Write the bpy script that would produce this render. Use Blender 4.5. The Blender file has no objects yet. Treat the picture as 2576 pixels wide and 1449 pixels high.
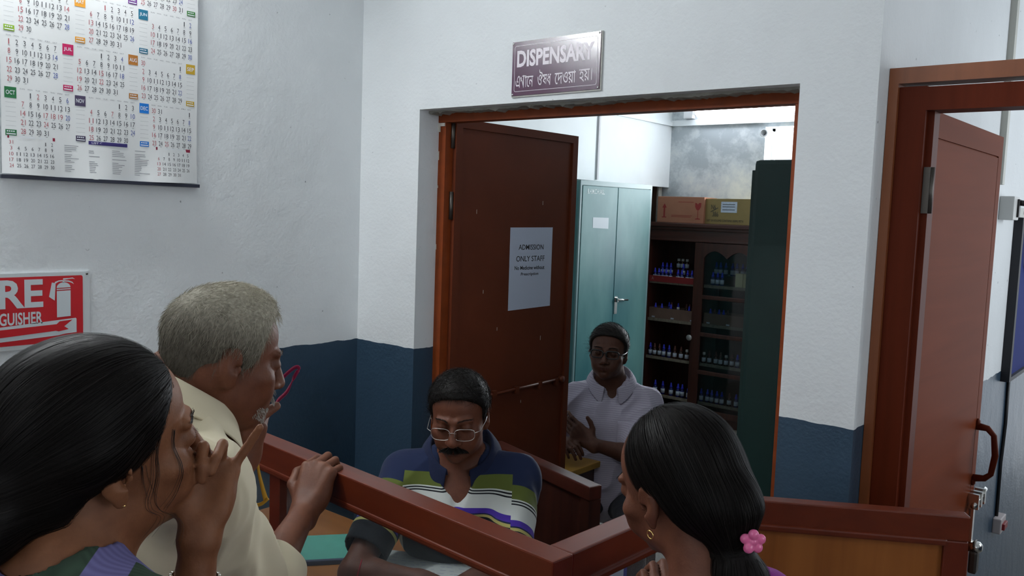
import bpy, math, random
import numpy as np
from mathutils import Vector, Matrix

random.seed(7)
rng = np.random.default_rng(7)
PI = math.pi
scene = bpy.context.scene
COL = scene.collection

# ---------------------------------------------------------------- camera
F_PX = 2150.0
YAW, PITCH, ROLL = math.radians(-39.3), math.radians(5.05), math.radians(2.05)
CAM = Vector((2.244, -1.914, 1.75))
_f = Vector((math.sin(YAW) * math.cos(PITCH), math.cos(YAW) * math.cos(PITCH), -math.sin(PITCH)))
_r0 = Vector((math.cos(YAW), -math.sin(YAW), 0.0))
_u0 = _r0.cross(_f)
_r = math.cos(ROLL) * _r0 + math.sin(ROLL) * _u0
_u = -math.sin(ROLL) * _r0 + math.cos(ROLL) * _u0
cam_data = bpy.data.cameras.new('camera')
cam_data.sensor_width = 36.0
cam_data.lens = 36.0 * F_PX / 2576.0
cam_data.clip_start = 0.02
cam = bpy.data.objects.new('camera', cam_data)
COL.objects.link(cam)
cam.matrix_world = Matrix(((_r.x, _u.x, -_f.x, CAM.x), (_r.y, _u.y, -_f.y, CAM.y), (_r.z, _u.z, -_f.z, CAM.z), (0, 0, 0, 1)))
scene.camera = cam

# ---------------------------------------------------------------- world, light, exposure
scene.view_settings.view_transform = 'Standard'
scene.view_settings.look = 'None'
scene.view_settings.gamma = 1.0
scene.view_settings.use_curve_mapping = False
scene.view_settings.exposure = 0.0

world = bpy.data.worlds.new('daylight')
scene.world = world
world.use_nodes = True
world.node_tree.nodes['Background'].inputs[0].default_value = (0.86, 0.93, 1.0, 1)
world.node_tree.nodes['Background'].inputs[1].default_value = 2.2


def area_light(name, loc, target, sx, sy, power, color):
    d = bpy.data.lights.new(name, 'AREA')
    d.shape = 'RECTANGLE'
    d.size, d.size_y, d.energy, d.color = sx, sy, power, color
    o = bpy.data.objects.new(name, d)
    o.location = loc
    o.rotation_euler = (Vector(target) - Vector(loc)).to_track_quat('-Z', 'Y').to_euler()
    COL.objects.link(o)
    return o


# daylight of the dispensary window, plus two added fills for hall and corridor
area_light('hall_fill', (4.80, -1.0, 2.0), (0.0, -0.9, 1.9), 1.1, 1.1, 10, (0.95, 0.98, 1.0))  # unseen lamp added to brighten the left wall
area_light('window_daylight_dispensary', (-0.20, 5.40, 1.9), (-0.5, 0.0, 1.6), 1.6, 1.7, 170, (0.90, 0.95, 1.0))
area_light('corridor_fill', (3.24, 1.7, 1.95), (1.7, 1.2, 1.5), 1.0, 1.1, 11, (0.92, 0.96, 1.0))  # unseen lamp added to brighten the corridor wall


# ---------------------------------------------------------------- materials
def _nodes(name):
    m = bpy.data.materials.new(name)
    m.use_nodes = True
    nt = m.node_tree
    return m, nt, nt.nodes['Principled BSDF']


def rgb(r, g, b):
    def c(v):
        v /= 255.0
        return v / 12.92 if v <= 0.04045 else ((v + 0.055) / 1.055) ** 2.4
    return (c(r), c(g), c(b), 1.0)


def mat(name, col, rough=0.5, metal=0.0, var=0.0, vscale=8.0, bump=0.0, bscale=60.0, spec=0.5, coat=0.0, stretch=(1, 1, 1), col2=None):
    m, nt, bs = _nodes(name)
    bs.inputs['Base Color'].default_value = col
    bs.inputs['Roughness'].default_value = rough
    bs.inputs['Metallic'].default_value = metal
    bs.inputs['Specular IOR Level'].default_value = spec
    bs.inputs['Coat Weight'].default_value = coat
    bs.inputs['Coat Roughness'].default_value = 0.15
    if var or bump or col2:
        tc = nt.nodes.new('ShaderNodeTexCoord')
        mp = nt.nodes.new('ShaderNodeMapping')
        mp.inputs['Scale'].default_value = stretch
        nt.links.new(tc.outputs['Object'], mp.inputs['Vector'])
    if var or col2:
        n = nt.nodes.new('ShaderNodeTexNoise')
        n.inputs['Scale'].default_value = vscale
        n.inputs['Detail'].default_value = 6.0
        nt.links.new(mp.outputs[0], n.inputs['Vector'])
        rp = nt.nodes.new('ShaderNodeValToRGB')
        rp.color_ramp.elements[0].position = 0.3
        rp.color_ramp.elements[1].position = 0.7
        c2 = col2 or col
        rp.color_ramp.elements[0].color = tuple(min(1, c * (1 - var)) for c in col[:3]) + (1,)
        rp.color_ramp.elements[1].color = tuple(min(1, c * (1 + var)) for c in c2[:3]) + (1,)
        nt.links.new(n.outputs['Fac'], rp.inputs['Fac'])
        nt.links.new(rp.outputs['Color'], bs.inputs['Base Color'])
    if bump:
        n2 = nt.nodes.new('ShaderNodeTexNoise')
        n2.inputs['Scale'].default_value = bscale
        n2.inputs['Detail'].default_value = 4.0
        nt.links.new(mp.outputs[0], n2.inputs['Vector'])
        b = nt.nodes.new('ShaderNodeBump')
        b.inputs['Strength'].default_value = bump
        b.inputs['Distance'].default_value = 0.004
        nt.links.new(n2.outputs['Fac'], b.inputs['Height'])
        nt.links.new(b.outputs[0], bs.inputs['Normal'])
    return m


def wall_mat(name, dado_z, white, blue, bump=0.35):
    """Distemper above, oil-paint dado below a slightly wavy hand-painted line."""
    m, nt, bs = _nodes(name)
    L = nt.links.new
    geo = nt.nodes.new('ShaderNodeNewGeometry')
    sep = nt.nodes.new('ShaderNodeSeparateXYZ')
    L(geo.outputs['Position'], sep.inputs[0])
    n = nt.nodes.new('ShaderNodeTexNoise'); n.inputs['Scale'].default_value = 14
    L(geo.outputs['Position'], n.inputs['Vector'])
    ma = nt.nodes.new('ShaderNodeMath'); ma.operation = 'MULTIPLY_ADD'
    ma.inputs[1].default_value = 0.014; ma.inputs[2].default_value = dado_z - 0.007
    L(n.outputs['Fac'], ma.inputs[0])
    gt = nt.nodes.new('ShaderNodeMath'); gt.operation = 'GREATER_THAN'
    L(sep.outputs['Z'], gt.inputs[0]); L(ma.outputs[0], gt.inputs[1])
    n2 = nt.nodes.new('ShaderNodeTexNoise'); n2.inputs['Scale'].default_value = 3.0; n2.inputs['Detail'].default_value = 8
    L(geo.outputs['Position'], n2.inputs['Vector'])
    rw = nt.nodes.new('ShaderNodeValToRGB')
    rw.color_ramp.elements[0].position, rw.color_ramp.elements[1].position = 0.35, 0.65
    rw.color_ramp.elements[0].color = tuple(c * 0.95 for c in white[:3]) + (1,)
    rw.color_ramp.elements[1].color = white
    L(n2.outputs['Fac'], rw.inputs['Fac'])
    # small dark specks and scuffs on the distemper
    v = nt.nodes.new('ShaderNodeTexNoise'); v.inputs['Scale'].default_value = 38; v.inputs['Detail'].default_value = 3
    L(geo.outputs['Position'], v.inputs['Vector'])
    rs = nt.nodes.new('ShaderNodeValToRGB')
    rs.color_ramp.elements[0].position, rs.color_ramp.elements[1].position = 0.235, 0.27
    rs.color_ramp.elements[0].color = (0.35, 0.35, 0.36, 1); rs.color_ramp.elements[1].color = (1, 1, 1, 1)
    L(v.outputs['Fac'], rs.inputs['Fac'])
    mu = nt.nodes.new('ShaderNodeMixRGB'); mu.blend_type = 'MULTIPLY'; mu.inputs[0].default_value = 1
    L(rw.outputs[0], mu.inputs[1]); L(rs.outputs[0], mu.inputs[2])
    rb = nt.nodes.new('ShaderNodeValToRGB')
    rb.color_ramp.elements[0].color = tuple(c * 0.85 for c in blue[:3]) + (1,)
    rb.color_ramp.elements[1].color = tuple(c * 1.12 for c in blue[:3]) + (1,)
    L(n2.outputs['Fac'], rb.inputs['Fac'])
    mx = nt.nodes.new('ShaderNodeMixRGB')
    L(gt.outputs[0], mx.inputs[0]); L(rb.outputs[0], mx.inputs[1]); L(mu.outputs[0], mx.inputs[2])
    L(mx.outputs[0], bs.inputs['Base Color'])
    mr = nt.nodes.new('ShaderNodeMapRange')
    mr.inputs['To Min'].default_value = 0.45; mr.inputs['To Max'].default_value = 0.92
    L(gt.outputs[0], mr.inputs['Value']); L(mr.outputs[0], bs.inputs['Roughness'])
    n3 = nt.nodes.new('ShaderNodeTexNoise'); n3.inputs['Scale'].default_value = 95; n3.inputs['Detail'].default_value = 5
    n4 = nt.nodes.new('ShaderNodeTexNoise'); n4.inputs['Scale'].default_value = 9; n4.inputs['Detail'].default_value = 2
    L(geo.outputs['Position'], n3.inputs['Vector']); L(geo.outputs['Position'], n4.inputs['Vector'])
    ad = nt.nodes.new('ShaderNodeMath'); ad.operation = 'MULTIPLY_ADD'; ad.inputs[1].default_value = 3.0
    L(n4.outputs['Fac'], ad.inputs[0]); L(n3.outputs['Fac'], ad.inputs[2])
    bp = nt.nodes.new('ShaderNodeBump'); bp.inputs['Strength'].default_value = bump; bp.inputs['Distance'].default_value = 0.004
    L(ad.outputs[0], bp.inputs['Height']); L(bp.outputs[0], bs.inputs['Normal'])
    return m


def wood_mat(name, c1, c2, rough=0.4, scale=6.0, axis=0, coat=0.2, bump=0.05, spec=0.35):
    m, nt, bs = _nodes(name)
    bs.inputs['Specular IOR Level'].default_value = spec
    L = nt.links.new
    tc = nt.nodes.new('ShaderNodeTexCoord'); mp = nt.nodes.new('ShaderNodeMapping')
    s = [scale * 6, scale * 6, scale * 6]; s[axis] = scale * 0.35
    mp.inputs['Scale'].default_value = s
    L(tc.outputs['Object'], mp.inputs[0])
    n = nt.nodes.new('ShaderNodeTexNoise'); n.inputs['Scale'].default_value = 1.0; n.inputs['Detail'].default_value = 7; n.inputs['Distortion'].default_value = 0.6
    L(mp.outputs[0], n.inputs['Vector'])
    rp = nt.nodes.new('ShaderNodeValToRGB')
    rp.color_ramp.elements[0].position, rp.color_ramp.elements[1].position = 0.3, 0.7
    rp.color_ramp.elements[0].color, rp.color_ramp.elements[1].color = c1, c2
    L(n.outputs['Fac'], rp.inputs[0]); L(rp.outputs[0], bs.inputs['Base Color'])
    bs.inputs['Roughness'].default_value = rough
    bs.inputs['Coat Weight'].default_value = coat; bs.inputs['Coat Roughness'].default_value = 0.25
    b = nt.nodes.new('ShaderNodeBump'); b.inputs['Strength'].default_value = bump; b.inputs['Distance'].default_value = 0.002
    L(n.outputs['Fac'], b.inputs['Height']); L(b.outputs[0], bs.inputs['Normal'])
    return m


def emit_mat(name, col, strength):
    m, nt, bs = _nodes(name)
    bs.inputs['Base Color'].default_value = (0.8, 0.8, 0.8, 1)
    bs.inputs['Emission Color'].default_value = col
    bs.inputs['Emission Strength'].default_value = strength
    return m


def glass_mat(name, tint=(1, 1, 1, 1), rough=0.0, haze=0.0):
    """Thin pane: mirror reflection by Fresnel over clear transmission, so light passes without caustics."""
    m = bpy.data.materials.new(name); m.use_nodes = True
    nt = m.node_tree; nt.nodes.clear(); L = nt.links.new
    out = nt.nodes.new('ShaderNodeOutputMaterial')
    tr = nt.nodes.new('ShaderNodeBsdfTransparent'); tr.inputs[0].default_value = tint
    gl = nt.nodes.new('ShaderNodeBsdfGlossy'); gl.inputs['Roughness'].default_value = rough
    fr = nt.nodes.new('ShaderNodeFresnel'); fr.inputs[0].default_value = 1.5
    mx = nt.nodes.new('ShaderNodeMixShader')
    ge = nt.nodes.new('ShaderNodeNewGeometry'); sb = nt.nodes.new('ShaderNodeMath'); sb.operation = 'SUBTRACT'; sb.inputs[0].default_value = 1.0; L(ge.outputs['Backfacing'], sb.inputs[1])
    ml = nt.nodes.new('ShaderNodeMath'); ml.operation = 'MULTIPLY'; L(fr.outputs[0], ml.inputs[0]); L(sb.outputs[0], ml.inputs[1])
    L(ml.outputs[0], mx.inputs[0])
    df = nt.nodes.new('ShaderNodeBsdfDiffuse'); df.inputs[0].default_value = (0.6, 0.66, 0.7, 1); m2 = nt.nodes.new('ShaderNodeMixShader'); m2.inputs[0].default_value = haze  # diffuse share paints a pale reflected haze into the pane
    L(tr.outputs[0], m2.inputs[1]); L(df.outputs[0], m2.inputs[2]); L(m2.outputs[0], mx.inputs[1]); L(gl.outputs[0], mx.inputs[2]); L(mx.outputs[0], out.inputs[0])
    return m


# ---------------------------------------------------------------- mesh helpers
class MB:
    """Collects shapes (world or local coordinates) and links them as one mesh object."""
    def __init__(s):
        s.v, s.f, s.m = [], [], []
        s.smooth = []

    def add(s, verts, faces, mi=0, sm=False):
        o = len(s.v)
        s.v.extend([tuple(p) for p in verts])
        for f in faces:
            s.f.append([o + i for i in f]); s.m.append(mi); s.smooth.append(sm)

    def box(s, lo, hi, mi=0, M=None, bev=0.0):
        x0, y0, z0 = lo; x1, y1, z1 = hi
        if bev > 0:
            return s.rbox(lo, hi, bev, mi, M)
        P = [(x0, y0, z0), (x1, y0, z0), (x1, y1, z0), (x0, y1, z0), (x0, y0, z1), (x1, y0, z1), (x1, y1, z1), (x0, y1, z1)]
        if M is not None: P = [M @ Vector(p) for p in P]
        s.add(P, [(0, 3, 2, 1), (4, 5, 6, 7), (0, 1, 5, 4), (1, 2, 6, 5), (2, 3, 7, 6), (3, 0, 4, 7)], mi)

    def rbox(s, lo, hi, b, mi=0, M=None):
        import bmesh
        bm = bmesh.new()
        bmesh.ops.create_cube(bm, size=1)
        c = [(lo[i] + hi[i]) / 2 for i in range(3)]; d = [hi[i] - lo[i] for i in range(3)]
        for v in bm.verts:
            v.co = Vector((c[i] + v.co[i] * d[i] for i in range(3)))
        bmesh.ops.bevel(bm, geom=list(bm.edges), offset=min(b, min(d) * 0.45), segments=2, affect='EDGES', profile=0.6)
        bm.verts.index_update()
        P = [(M @ v.co) if M is not None else v.co.copy() for v in bm.verts]
        s.add(P, [[v.index for v in f.verts] for f in bm.faces], mi)
        bm.free()

    def prism(s, poly, h0, h1, M, mi=0):
        """poly: 2D outline (x, y); extruded along local z from h0 to h1 and placed by M."""
        n = len(poly)
        P = [M @ Vector((x, y, h0)) for x, y in poly] + [M @ Vector((x, y, h1)) for x, y in poly]
        fs = [list(range(n))[::-1], list(range(n, 2 * n))]
        for i in range(n):
            j = (i + 1) % n
            fs.append((i, j, n + j, n + i))
        s.add(P, fs, mi)

    def tube(s, pts, r, mi=0, seg=10, caps=True, closed=False):
        pts = [Vector(p) for p in pts]
        n = len(pts)
        rr = r if isinstance(r, (list, tuple)) else [r] * n
        ring = []
        up = None
        for i, p in enumerate(pts):
            if closed:
                t = pts[(i + 1) % n] - pts[i - 1]
            else:
                t = pts[min(i + 1, n - 1)] - pts[max(i - 1, 0)]
            t.normalize()
            if up is None:
                up = t.orthogonal().normalized()
            up = (up - t * up.dot(t))
            if up.length < 1e-6: up = t.orthogonal()
            up.normalize()
            b = t.cross(up)
            ring.append([p + (up * math.cos(2 * PI * k / seg) + b * math.sin(2 * PI * k / seg)) * rr[i] for k in range(seg)])
        P = [q for R_ in ring for q in R_]
        fs = []
        for i in range(n if closed else n - 1):
            j = (i + 1) % n
            for k in range(seg):
                l = (k + 1) % seg
                fs.append((i * seg + k, i * seg + l, j * seg + l, j * seg + k))
        if caps and not closed:
            fs.append(list(range(seg))[::-1]); fs.append([(n - 1) * seg + k for k in range(seg)])
        s.add(P, fs, mi, True)

    def lathe(s, prof, M=None, mi=0, seg=20):
        """prof: (r, z) pairs, bottom to top, about local z."""
        M = M or Matrix.Identity(4)
        P, fs = [], []
        for r, z in prof:
            for k in range(seg):
                a = 2 * PI * k / seg
                P.append(M @ Vector((r * math.cos(a), r * math.sin(a), z)))
        for i in range(len(prof) - 1):
            for k in range(seg):
                l = (k + 1) % seg
                fs.append((i * seg + k, i * seg + l, (i + 1) * seg + l, (i + 1) * seg + k))
        fs.append(list(range(seg))[::-1]); fs.append([(len(prof) - 1) * seg + k for k in range(seg)])
        s.add(P, fs, mi, True)

    def build(s, name, mats, parent=None, smooth=None):
        me = bpy.data.meshes.new(name)
        me.from_pydata(s.v, [], s.f)
        for m in (mats if isinstance(mats, (list, tuple)) else [mats]):
            me.materials.append(m)
        me.polygons.foreach_set('material_index', s.m)
        me.polygons.foreach_set('use_smooth', s.smooth if smooth is None else [smooth] * len(s.f))
        me.update()
        o = bpy.data.objects.new(name, me)
        COL.objects.link(o)
        if parent is not None:
            o.parent = parent
            o.matrix_parent_inverse = Matrix.Translation(-parent.location) if parent.type == 'EMPTY' else Matrix.Identity(4)
        return o


def tag(o, label=None, cat=None, group=None, kind=None):
    if label: o['label'] = label
    if cat: o['category'] = cat
    if group: o['group'] = group
    if kind: o['kind'] = kind
    return o


def thing(name, loc, label, cat, group=None):
    o = bpy.data.objects.new(name, None)
    o.empty_display_size = 0.1
    o.location = loc
    COL.objects.link(o)
    return tag(o, label, cat, group)


def struct(o):
    o['kind'] = 'structure'
    return o


def struct_empty(name, loc):
    o = bpy.data.objects.new(name, None); o.empty_display_size = 0.1; o.location = loc
    COL.objects.link(o); o['kind'] = 'structure'
    return o


# text: outlines of the built-in font as flat geometry
_TXT = {}


def text_geo(s, bold=0.0):
    key = (s, bold)
    if key in _TXT: return _TXT[key]
    cu = bpy.data.curves.new('t', 'FONT'); cu.body = s; cu.size = 1.0; cu.offset = bold; cu.resolution_u = 3
    o = bpy.data.objects.new('t', cu); COL.objects.link(o)
    dg = bpy.context.evaluated_depsgraph_get()
    me = bpy.data.meshes.new_from_object(o.evaluated_get(dg))
    V = np.array([v.co[:2] for v in me.vertices]) if len(me.vertices) else np.zeros((0, 2))
    Fc = [list(p.vertices) for p in me.polygons]
    bpy.data.objects.remove(o); bpy.data.curves.remove(cu); bpy.data.meshes.remove(me)
    _TXT[key] = (V, Fc)
    return _TXT[key]


def put_text(mb, s, box, M, bold=0.0, mi=0, keep=False, lift=0.0):
    """Fit text s into box (x0, y0, x1, y1) of the plane M (x right, y up, z out)."""
    V, Fc = text_geo(s, bold)
    if not len(V): return
    x0, y0, x1, y1 = box
    lo, hi = V.min(0), V.max(0)
    sx, sy = (x1 - x0) / max(hi[0] - lo[0], 1e-6), (y1 - y0) / max(hi[1] - lo[1], 1e-6)
    ox = x0
    if keep:
        if sx > sy:
            ox = x0 + (x1 - x0 - sy * (hi[0] - lo[0])) / 2; sx = sy
    P = [M @ Vector((ox + (v[0] - lo[0]) * sx, y0 + (v[1] - lo[1]) * sy, lift)) for v in V]
    mb.add(P, Fc, mi)


def plane_M(origin, xdir, ydir):
    x = Vector(xdir).normalized(); y = Vector(ydir).normalized(); z = x.cross(y)
    return Matrix(((x.x, y.x, z.x, origin[0]), (x.y, y.y, z.y, origin[1]), (x.z, y.z, z.z, origin[2]), (0, 0, 0, 1)))


def rect(mb, M, x0, y0, x1, y1, z=0.0, mi=0):
    mb.add([M @ Vector(p) for p in ((x0, y0, z), (x1, y0, z), (x1, y1, z), (x0, y1, z))], [(0, 1, 2, 3)], mi)


def rrect_pts(x0, y0, x1, y1, r, n=6):
    out = []
    for cx, cy, a0 in ((x1 - r, y1 - r, 0), (x0 + r, y1 - r, 90), (x0 + r, y0 + r, 180), (x1 - r, y0 + r, 270)):
        for k in range(n + 1):
            a = math.radians(a0 + 90 * k / n)
            out.append((cx + r * math.cos(a), cy + r * math.sin(a)))
    return out


def ring2d(mb, M, outer, inner, z, mi):
    n = len(outer)
    mb.add([M @ Vector((x, y, z)) for x, y in outer] + [M @ Vector((x, y, z)) for x, y in inner],
           [(i, (i + 1) % n, n + (i + 1) % n, n + i) for i in range(n)], mi)


# ---------------------------------------------------------------- shared materials
WHITE = rgb(226, 230, 232)
M_wall = wall_mat('wall_paint', 1.30, WHITE, rgb(46, 68, 87))
M_wall_cor = wall_mat('corridor_wall_paint', 1.225, WHITE, rgb(46, 68, 87))
M_plaster = mat('plaster_raw', rgb(150, 148, 140), 0.9, var=0.15, vscale=30, bump=0.4, bscale=120)
M_ceil = mat('ceiling_white', rgb(225, 228, 228), 0.9)
M_floor = mat('mosaic_floor', rgb(120, 116, 108), 0.35, var=0.2, vscale=90)
M_steel_paint = mat('red_oxide_paint', rgb(128, 58, 22), 0.5, var=0.12, vscale=25, bump=0.1, bscale=90, spec=0.22)
M_leaf = mat('brown_enamel', rgb(98, 46, 26), 0.45, var=0.12, vscale=5, bump=0.05, bscale=40, spec=0.22)
M_chip = mat('chipped_paint_white', rgb(205, 200, 190), 0.8)
M_frame_wood = wood_mat('door_frame_wood', rgb(84, 32, 15), rgb(96, 38, 20), 0.48, 5, 2, 0.0, spec=0.08)
M_frame_light = wood_mat('architrave_wood', rgb(126, 70, 38), rgb(140, 80, 46), 0.42, 5, 2, 0.2)
M_rail = wood_mat('railing_varnished_wood', rgb(84, 31, 13), rgb(98, 38, 17), 0.36, 4, 0, 0.15)
M_chrome = mat('chrome', (0.72, 0.72, 0.70, 1), 0.22, 1.0)
M_dark_steel = mat('dark_steel', (0.10, 0.09, 0.08, 1), 0.45, 0.8)
M_black = mat('black_plastic', (0.012, 0.012, 0.013, 1), 0.4)
M_paper = mat('paper_white', rgb(222, 226, 232), 0.75, var=0.03, vscale=6)
M_ink = mat('ink_black', (0.02, 0.02, 0.022, 1), 0.6)
M_glass = glass_mat('clear_glass', (0.90, 0.93, 0.94, 1), 0.0, 0.05)  # counter panes, with painted haze for the bright wall they mirror

# ================================================================= THE SETTING
def boxes(name, mats, *bs):
    mb = MB()
    for b in bs: mb.box(b[0], b[1])
    return struct(mb.build(name, mats))

boxes('floor', M_floor, ((-2.6, -5.2, -0.1), (5.3, 5.35, 0.0)))
boxes('ceiling', M_ceil, ((-2.6, -5.2, 3.05), (5.3, 5.35, 3.15)))
boxes('wall_left', M_wall, ((-0.13, -4.8, 0), (0.0, 0.0, 3.05)))
OX0, OX1, OZ = 0.277, 1.493, 2.062          # plastered doorway of the dispensary
boxes('wall_front', M_wall, ((-2.5, 0.0, 0), (OX0, 0.13, 3.05)), ((OX1, 0.0, 0), (1.663, 0.13, 3.05)), ((OX0, 0.0, OZ), (OX1, 0.13, 3.05)))
boxes('wall_corridor', M_wall_cor, ((1.56, 0.13, 0), (1.663, 5.0, 3.05)))
# hall: side wall far to the right, rear wall with a wide window opening behind the viewer
boxes('wall_right', M_wall, ((4.6, -4.8, 0), (4.75, -1.6, 3.05)), ((4.6, -0.4, 0), (4.75, 0.08, 3.05)), ((4.6, -1.6, 0), (4.75, -0.4, 1.4)), ((4.6, -1.6, 2.6), (4.75, -0.4, 3.05)))  # opening added to admit the hall fill
boxes('wall_rear', M_wall, ((-0.13, -4.95, 0), (1.4, -4.8, 3.05)), ((3.8, -4.95, 0), (4.75, -4.8, 3.05)), ((1.4, -4.95, 0), (3.8, -4.8, 1.0)), ((1.4, -4.95, 2.5), (3.8, -4.8, 3.05)))
# corridor: opposite side wall and the wall above / beside its door
boxes('wall_corridor_side', M_wall_cor, ((2.72, 0.08, 0), (4.75, 0.2, 3.05)), ((3.1, 0.2, 0), (3.2, 1.1, 3.05)), ((3.1, 2.3, 0), (3.2, 5.0, 3.05)), ((3.1, 1.1, 0), (3.2, 2.3, 1.35)), ((3.1, 1.1, 2.55), (3.2, 2.3, 3.05)))  # opening in the far side added to admit the corridor fill

mbw = MB()
for x in (1.4, 2.18, 2.98, 3.76): mbw.box((x, -4.92, 1.0), (x + 0.05, -4.87, 2.5))
for z in (1.0, 1.72, 2.46): mbw.box((1.4, -4.915, z), (3.8, -4.875, z + 0.045))
struct(mbw.build('window_2', M_frame_wood))

# dispensary behind the doorway
BY = 5.12                                   # its back wall
LX = -1.69                                  # its left wall
M_mottled, nt, bs = _nodes('damp_mottled_wall')
tc = nt.nodes.new('ShaderNodeNewGeometry')
n1 = nt.nodes.new('ShaderNodeTexNoise'); n1.inputs['Scale'].default_value = 2.6; n1.inputs['Detail'].default_value = 8; n1.inputs['Roughness'].default_value = 0.7; n1.inputs['Distortion'].default_value = 0.1
nt.links.new(tc.outputs['Position'], n1.inputs['Vector'])
rp = nt.nodes.new('ShaderNodeValToRGB')
rp.color_ramp.elements[0].position = 0.40; rp.color_ramp.elements[0].color = rgb(176, 184, 188)
rp.color_ramp.elements[1].position = 0.62; rp.color_ramp.elements[1].color = rgb(226, 229, 224)
e = rp.color_ramp.elements.new(0.49); e.color = rgb(204, 210, 212)
nt.links.new(n1.outputs['Fac'], rp.inputs[0]); nt.links.new(rp.outputs[0], bs.inputs['Base Color'])
bs.inputs['Roughness'].default_value = 0.9
M_inner = mat('dispensary_white', rgb(226, 231, 232), 0.9, var=0.03, vscale=4)
WX0, WX1, WZ0, WZ1 = -0.79, 0.40, 1.25, 2.55
boxes('wall_back', M_mottled, ((-2.4, BY, 0), (WX0, BY + 0.2, 3.05)), ((WX1, BY, 0), (1.7, BY + 0.2, 3.05)), ((WX0, BY, 0), (WX1, BY + 0.2, WZ0)), ((WX0, BY, WZ1), (WX1, BY + 0.2, 3.05)))
# left wall: solid near the door, alcove with a wooden frame under a lintel further back
boxes('wall_dispensary', M_inner, ((LX - 0.12, 0.13, 0), (LX, 3.0, 3.05)), ((LX - 0.12, 3.0, 2.030), (LX, BY, 3.05)))
boxes('wall_alcove', M_inner, ((-2.5, 3.0, 0), (-2.4, BY, 3.05)), ((-2.4, 2.9, 0), (LX - 0.12, 3.0, 3.05)), ((-2.4, 3.0, 2.3), (LX - 0.12, BY, 2.36)))
mb = MB()
mb.box((LX, 0.13, 2.585), (LX + 0.022, BY, 2.62)); mb.box((LX, BY - 0.025, 2.585), (1.56, BY, 2.635))
struct(mb.build('trim_1', M_inner))
mb = MB()
mb.box((LX - 0.115, BY - 0.14, 0), (LX - 0.045, BY - 0.06, 2.030)); mb.box((LX - 0.045, BY - 0.13, 0), (LX - 0.03, BY - 0.07, 2.030), 1)
struct(mb.build('trim_2', [wood_mat('old_dark_post', rgb(44, 26, 18), rgb(70, 44, 28), 0.7, 6, 2, 0.0, 0.3), M_plaster]))
mb = MB()
mb.box((LX, 3.91, 2.04), (LX + 0.016, 3.932, 2.585))
struct(mb.build('trim_3', mat('conduit_grey', rgb(190, 190, 192), 0.6)))
# window of the dispensary: bars and sash in the back wall
mb = MB()
for x in np.linspace(WX0, WX1 - 0.025, 3): mb.box((x, BY + 0.15, WZ0), (x + 0.025, BY + 0.18, WZ1))
for z in (WZ0, WZ1 - 0.025): mb.box((WX0, BY + 0.15, z), (WX1, BY + 0.18, z + 0.025))
struct(mb.build('window_1', M_inner))

# ---------------------------------------------------------------- door_1 : steel frame and the single open leaf
d1 = struct_empty('door_1', (OX0, 0.09, 0))
mb = MB()
mb.box((OX0 - 0.012, 0.088, 0), (0.308, 0.128, 2.03)); mb.box((1.450, 0.088, 0), (OX1 + 0.004, 0.128, 2.03)); mb.box((OX0 - 0.012, 0.085, 2.03), (OX1 + 0.004, 0.128, 2.064))
# chipped paint along the plaster joint
r2 = random.Random(3)
for k in range(26):
    z = r2.uniform(0.9, 2.05); w = r2.uniform(0.002, 0.005); h = r2.uniform(0.004, 0.03)
    if r2.random() < 0.45:
        mb.box((OX0 - 0.001, 0.0865, z), (OX0 + w, 0.0882, z + h), 1)
    else:
        mb.box((OX1 - 0.012 - w * 4 * r2.random(), 0.0865, z), (OX1 - 0.010, 0.0882, z + h * 0.8), 1)
for q in ((0.268, 2.0, 0.285, 2.028), (0.285, 2.018, 0.305, 2.028), (0.268, 1.93, 0.2725, 2.0)): mb.box((q[0], 0.084, q[1]), (q[2], 0.0875, q[3]), 1)
mb.build('frame', [M_steel_paint, M_chip], d1)
# broken plaster lip over the frame
mb = MB(); x = OX0; lip = []
while x < OX1:
    lip.append((x, OZ - 0.002 - abs(math.sin(x * 9)) * 0.004 - r2.uniform(0.0, 0.004) - (0.005 if r2.random() < 0.08 else 0))); x += r2.uniform(0.004, 0.016)
lip.append((OX1, OZ - 0.004))
mb.prism([(OX1, OZ + 0.002), (OX0, OZ + 0.002)] + lip, -0.086, -0.04, plane_M((0, 0, 0), (1, 0, 0), (0, 0, 1)))
mb.build('plaster_lip', M_plaster, d1)
# leaf hangs on the left jamb and stands open into the dispensary (opened just past square)
LA = Vector((0.318, 0.122, 0)); LB = Vector((0.3416, 0.770, 0)); LD = (LB - LA).normalized(); LL = (LB - LA).length
LM = Matrix(((LD.x, 0, LD.y, LA.x), (LD.y, 0, -LD.x, LA.y), (0, 1, 0, 0.0), (0, 0, 0, 1)))   # local x along, y up, z out (+X side)
mb = MB()
mb.prism([(0, 0.03), (LL, 0.03), (LL, 2.046), (0, 2.046)], -0.034, -0.002, LM)
for a in ((0, 0.03, 0.03, 2.046), (LL - 0.03, 0.03, LL, 2.046), (0.03, 2.018, LL - 0.03, 2.046), (0.03, 0.03, LL - 0.03, 0.06)):
    mb.box((a[0], a[1], -0.002), (a[2], a[3], 0.006), 0, LM)
for k in range(9):                                         # paint chips
    x, y = r2.uniform(0.05, 0.6), r2.uniform(0.9, 1.98); mb.box((x, y, -0.0022), (x + 0.0015, y + r2.uniform(0.004, 0.018), -0.0012), 1, LM)
leaf = mb.build('leaf', [M_leaf, M_chip], d1)
mb = MB()
for z in (1.72, 1.95, 0.4): mb.tube([(0.313, 0.117, z), (0.313, 0.117, z + 0.09)], 0.0065, 0, 8)
mb.build('hinge', M_dark_steel, d1)
mb = MB()                                                  # bolt rod across the leaf, with its rivets and knob
mb.tube([LM @ Vector((0.06, 1.108, 0.006)), LM @ Vector((LL - 0.05, 1.122, 0.006))], 0.006, 0, 8)
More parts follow.
